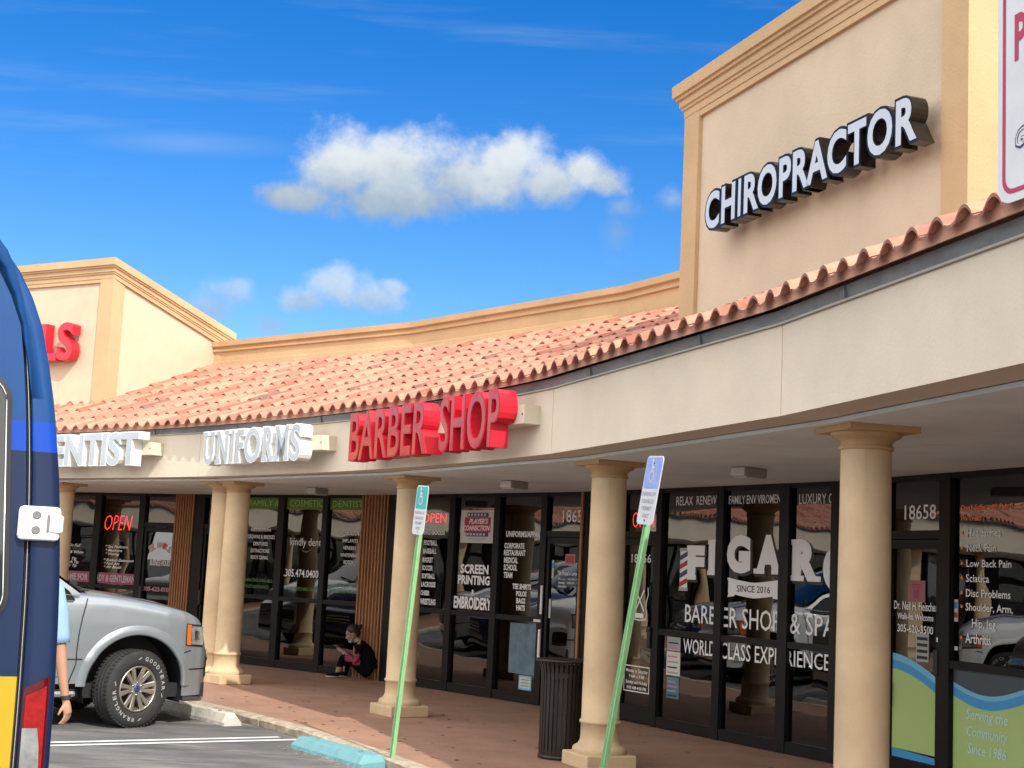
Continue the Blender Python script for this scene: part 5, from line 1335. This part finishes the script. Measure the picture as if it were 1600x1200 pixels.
m.lathe([(.0, .0402), (.013, .0402), (.013, .0408), (0, .0410)], 'black_plastic', WT @ Matrix.Rotation(math.pi / 2, 4, 'Y'), 16)
obj_local('wristwatch', m, pm)

# woman sitting on the walkway with her back to the timber panel, looking at a phone
F0 = Vector((-1.60, 19.82, ZW)); pw = thing('person', F0, 'woman in black sitting against the timber panel, pink sleeves, blue mask under her chin', 'person', None, R(176))
hip = (.10, 0, .10)
chains = [[hip + (.125, 'hip'), (.12, 0, .22, .120), (.18, 0, .34, .128), (.25, 0, .43, .105, 'chest'), (.295, 0, .485, .064), (.345, 0, .53, .056)],
          ['chest', (.25, .10, .425, .062), (.26, .145, .40, .055), (.27, .165, .30, .043), (.285, .165, .225, .040), (.38, .12, .285, .034), (.465, .075, .345, .026), (.475, .07, .352, .024)],
          ['chest', (.25, -.10, .425, .062), (.27, -.14, .39, .055), (.32, -.15, .30, .043), (.36, -.14, .255, .038), (.43, -.09, .305, .032), (.485, -.03, .355, .025), (.495, -.025, .362, .024)],
          ['hip', (.14, .09, .11, .095), (.30, .10, .22, .078), (.475, .085, .31, .060), (.50, .08, .21, .052), (.53, .075, .09, .040), (.54, .075, .05, .040), (.62, .075, .035, .032), (.70, .075, .025, .026)],
          ['hip', (.14, -.09, .11, .095), (.30, -.12, .20, .078), (.44, -.13, .27, .060), (.45, -.11, .17, .052), (.46, -.09, .08, .040), (.47, -.09, .05, .040), (.54, -.09, .035, .032), (.61, -.09, .025, .026)]]
WHT = Matrix.Translation((.380, .0, .592)) @ Matrix.Rotation(R(12), 4, 'Z') @ Matrix.Rotation(R(22), 4, 'Y')
shapes = [skin(chains)] + head_shapes(WHT, .90)
for c in hand_chains((.475, .07, .352), (.88, -.30, .36), (.30, -.35, .88), (-.2, -.9, .2), .84, (.55, .5, .5, .55)): shapes.append(skin(c, 2))
for c in hand_chains((.495, -.025, .362), (.92, .25, .30), (-.25, .30, .90), (-.2, .9, .2), .84, (.5, .5, .5, .5)): shapes.append(skin(c, 2))
def wrule(c):
    if c.x > .47 and c.z < .155 and c.z > .085: return 'skin_brown'
    if c.z < .085 and c.x > .42: return 'cloth_black' if c.z > .032 else 'shoe_white'
    d = Vector((c.x - .385, c.y, c.z - .615))
    if c.z > .47 and c.x > .25: return 'skin_brown'
    if c.x > .40 and c.z > .325 and abs(c.y) < .13 and c.x - .30 > (.36 - c.z): return 'skin_brown' if c.x > .425 else 'cloth_pink'
    if abs(c.y) > .09 and c.z > .20 and .23 < c.x < .44 and c.z < .345 and not (c.x > .33 and c.z < .235): return 'cloth_pink'
    return 'cloth_black'
paint_body('body', fuse(shapes, .0075, 3), wrule, pw)
m = MB()
m.ball((-.028, 0, .048), (.100, .082, .092), 'hair_dark', WHT @ Matrix.Scale(.93, 4), 22, 14); m.ball((-.070, 0, .0), (.055, .072, .070), 'hair_dark', WHT @ Matrix.Scale(.9, 4)); m.ball((-.125, 0, .060), (.042, .044, .040), 'hair_dark', WHT @ Matrix.Scale(.9, 4)); m.ball((-.15, .012, .075), (.026, .03, .026), 'hair_dark', WHT @ Matrix.Scale(.9, 4))
obj_local('hair', m, pw)
m = MB(); face_bits(m, WHT, .90); obj_local('face', m, pw)
m = MB(); m.ball((.052, 0, -.092), (.040, .050, .026), 'mask_blue', WHT @ Matrix.Scale(.93, 4), 16, 10)
for y in (-1, 1): m.tube([tuple(Vector((.05, y * .046, -.085)) * .93), tuple(Vector((.012, y * .066, -.045)) * .93), tuple(Vector((-.012, y * .078, -.012)) * .93)], [.010, .004, .003], 'mask_blue', WHT, 8)
obj_local('face_mask', m, pw)
m = MB()
vest = [(.115, .0, .13, .165), (.13, 0, .23, .155), (.185, 0, .345, .150), (.24, 0, .425, .128), (.280, 0, .468, .100), (.30, 0, .497, .078)]
vr_ = []
for x, y, z, r_ in vest: vr_.append([(x + r_ * .82 * math.cos(a) * .9, y + r_ * 1.02 * math.sin(a), z + r_ * .25 * -math.cos(a)) for a in [2 * math.pi * i / 24 for i in range(25)]])
m.grid(vr_, 'cloth_black', None, True, True); obj_local('vest', m, pw)
ph = thing('phone', F0 + Vector((-.60, -.0, .40)), 'black phone held in both hands by the sitting woman', 'phone', None, R(176))
m = MB(); A = Matrix.Translation((-.025, -.02, .0)) @ Matrix.Rotation(R(-35), 4, 'Y'); m.box(-.062, .062, -.032, .032, -.004, .004, 'black_plastic', A, .004); obj_local('case', m, ph)
m = MB(); m.box(-.057, .057, -.029, .029, .0041, .0046, 'car_glass', A); obj_local('screen', m, ph)

# old gum and drip spots on the walkway
m = MB(); rs_ = random.Random(11)
for i in range(260):
    a = rs_.uniform(17, 52); p = P2(a, rs_.uniform(20.25, 23.6)); r_ = rs_.uniform(.008, .026); n = 9
    m.add([(p.x + r_ * rs_.uniform(.7, 1.2) * math.cos(2 * math.pi * q / n), p.y + r_ * rs_.uniform(.7, 1.2) * math.sin(2 * math.pi * q / n), ZW + .0042) for q in range(n)], [tuple(range(n))], 'gum')
obj('gum_spots', m, None, label='dark gum spots scattered over the red walkway', cat='stains', kind='stuff')
# dead leaves against the blue wheel stop
m = MB()
for i in range(26):
    u_ = random.random(); b = Vector((-1.79, 13.03)).lerp(Vector((-1.1, 11.98)), u_) + nK * random.uniform(.0, .16)
    A = Matrix.Translation((b.x, b.y, ZA + .012)) @ Matrix.Rotation(random.uniform(0, 6), 4, 'Z') @ Matrix.Rotation(random.uniform(-.5, .5), 4, 'X'); s_ = random.uniform(.010, .022)
    m.add([(-s_, 0, 0), (0, -s_ * .5, .004), (s_, 0, 0), (0, s_ * .5, .004)], [(0, 1, 2), (0, 2, 3)], 'leaf_litter', A)
obj('leaf_litter', m, None, label='dry leaf litter along the blue wheel stop', cat='leaves', kind='stuff')
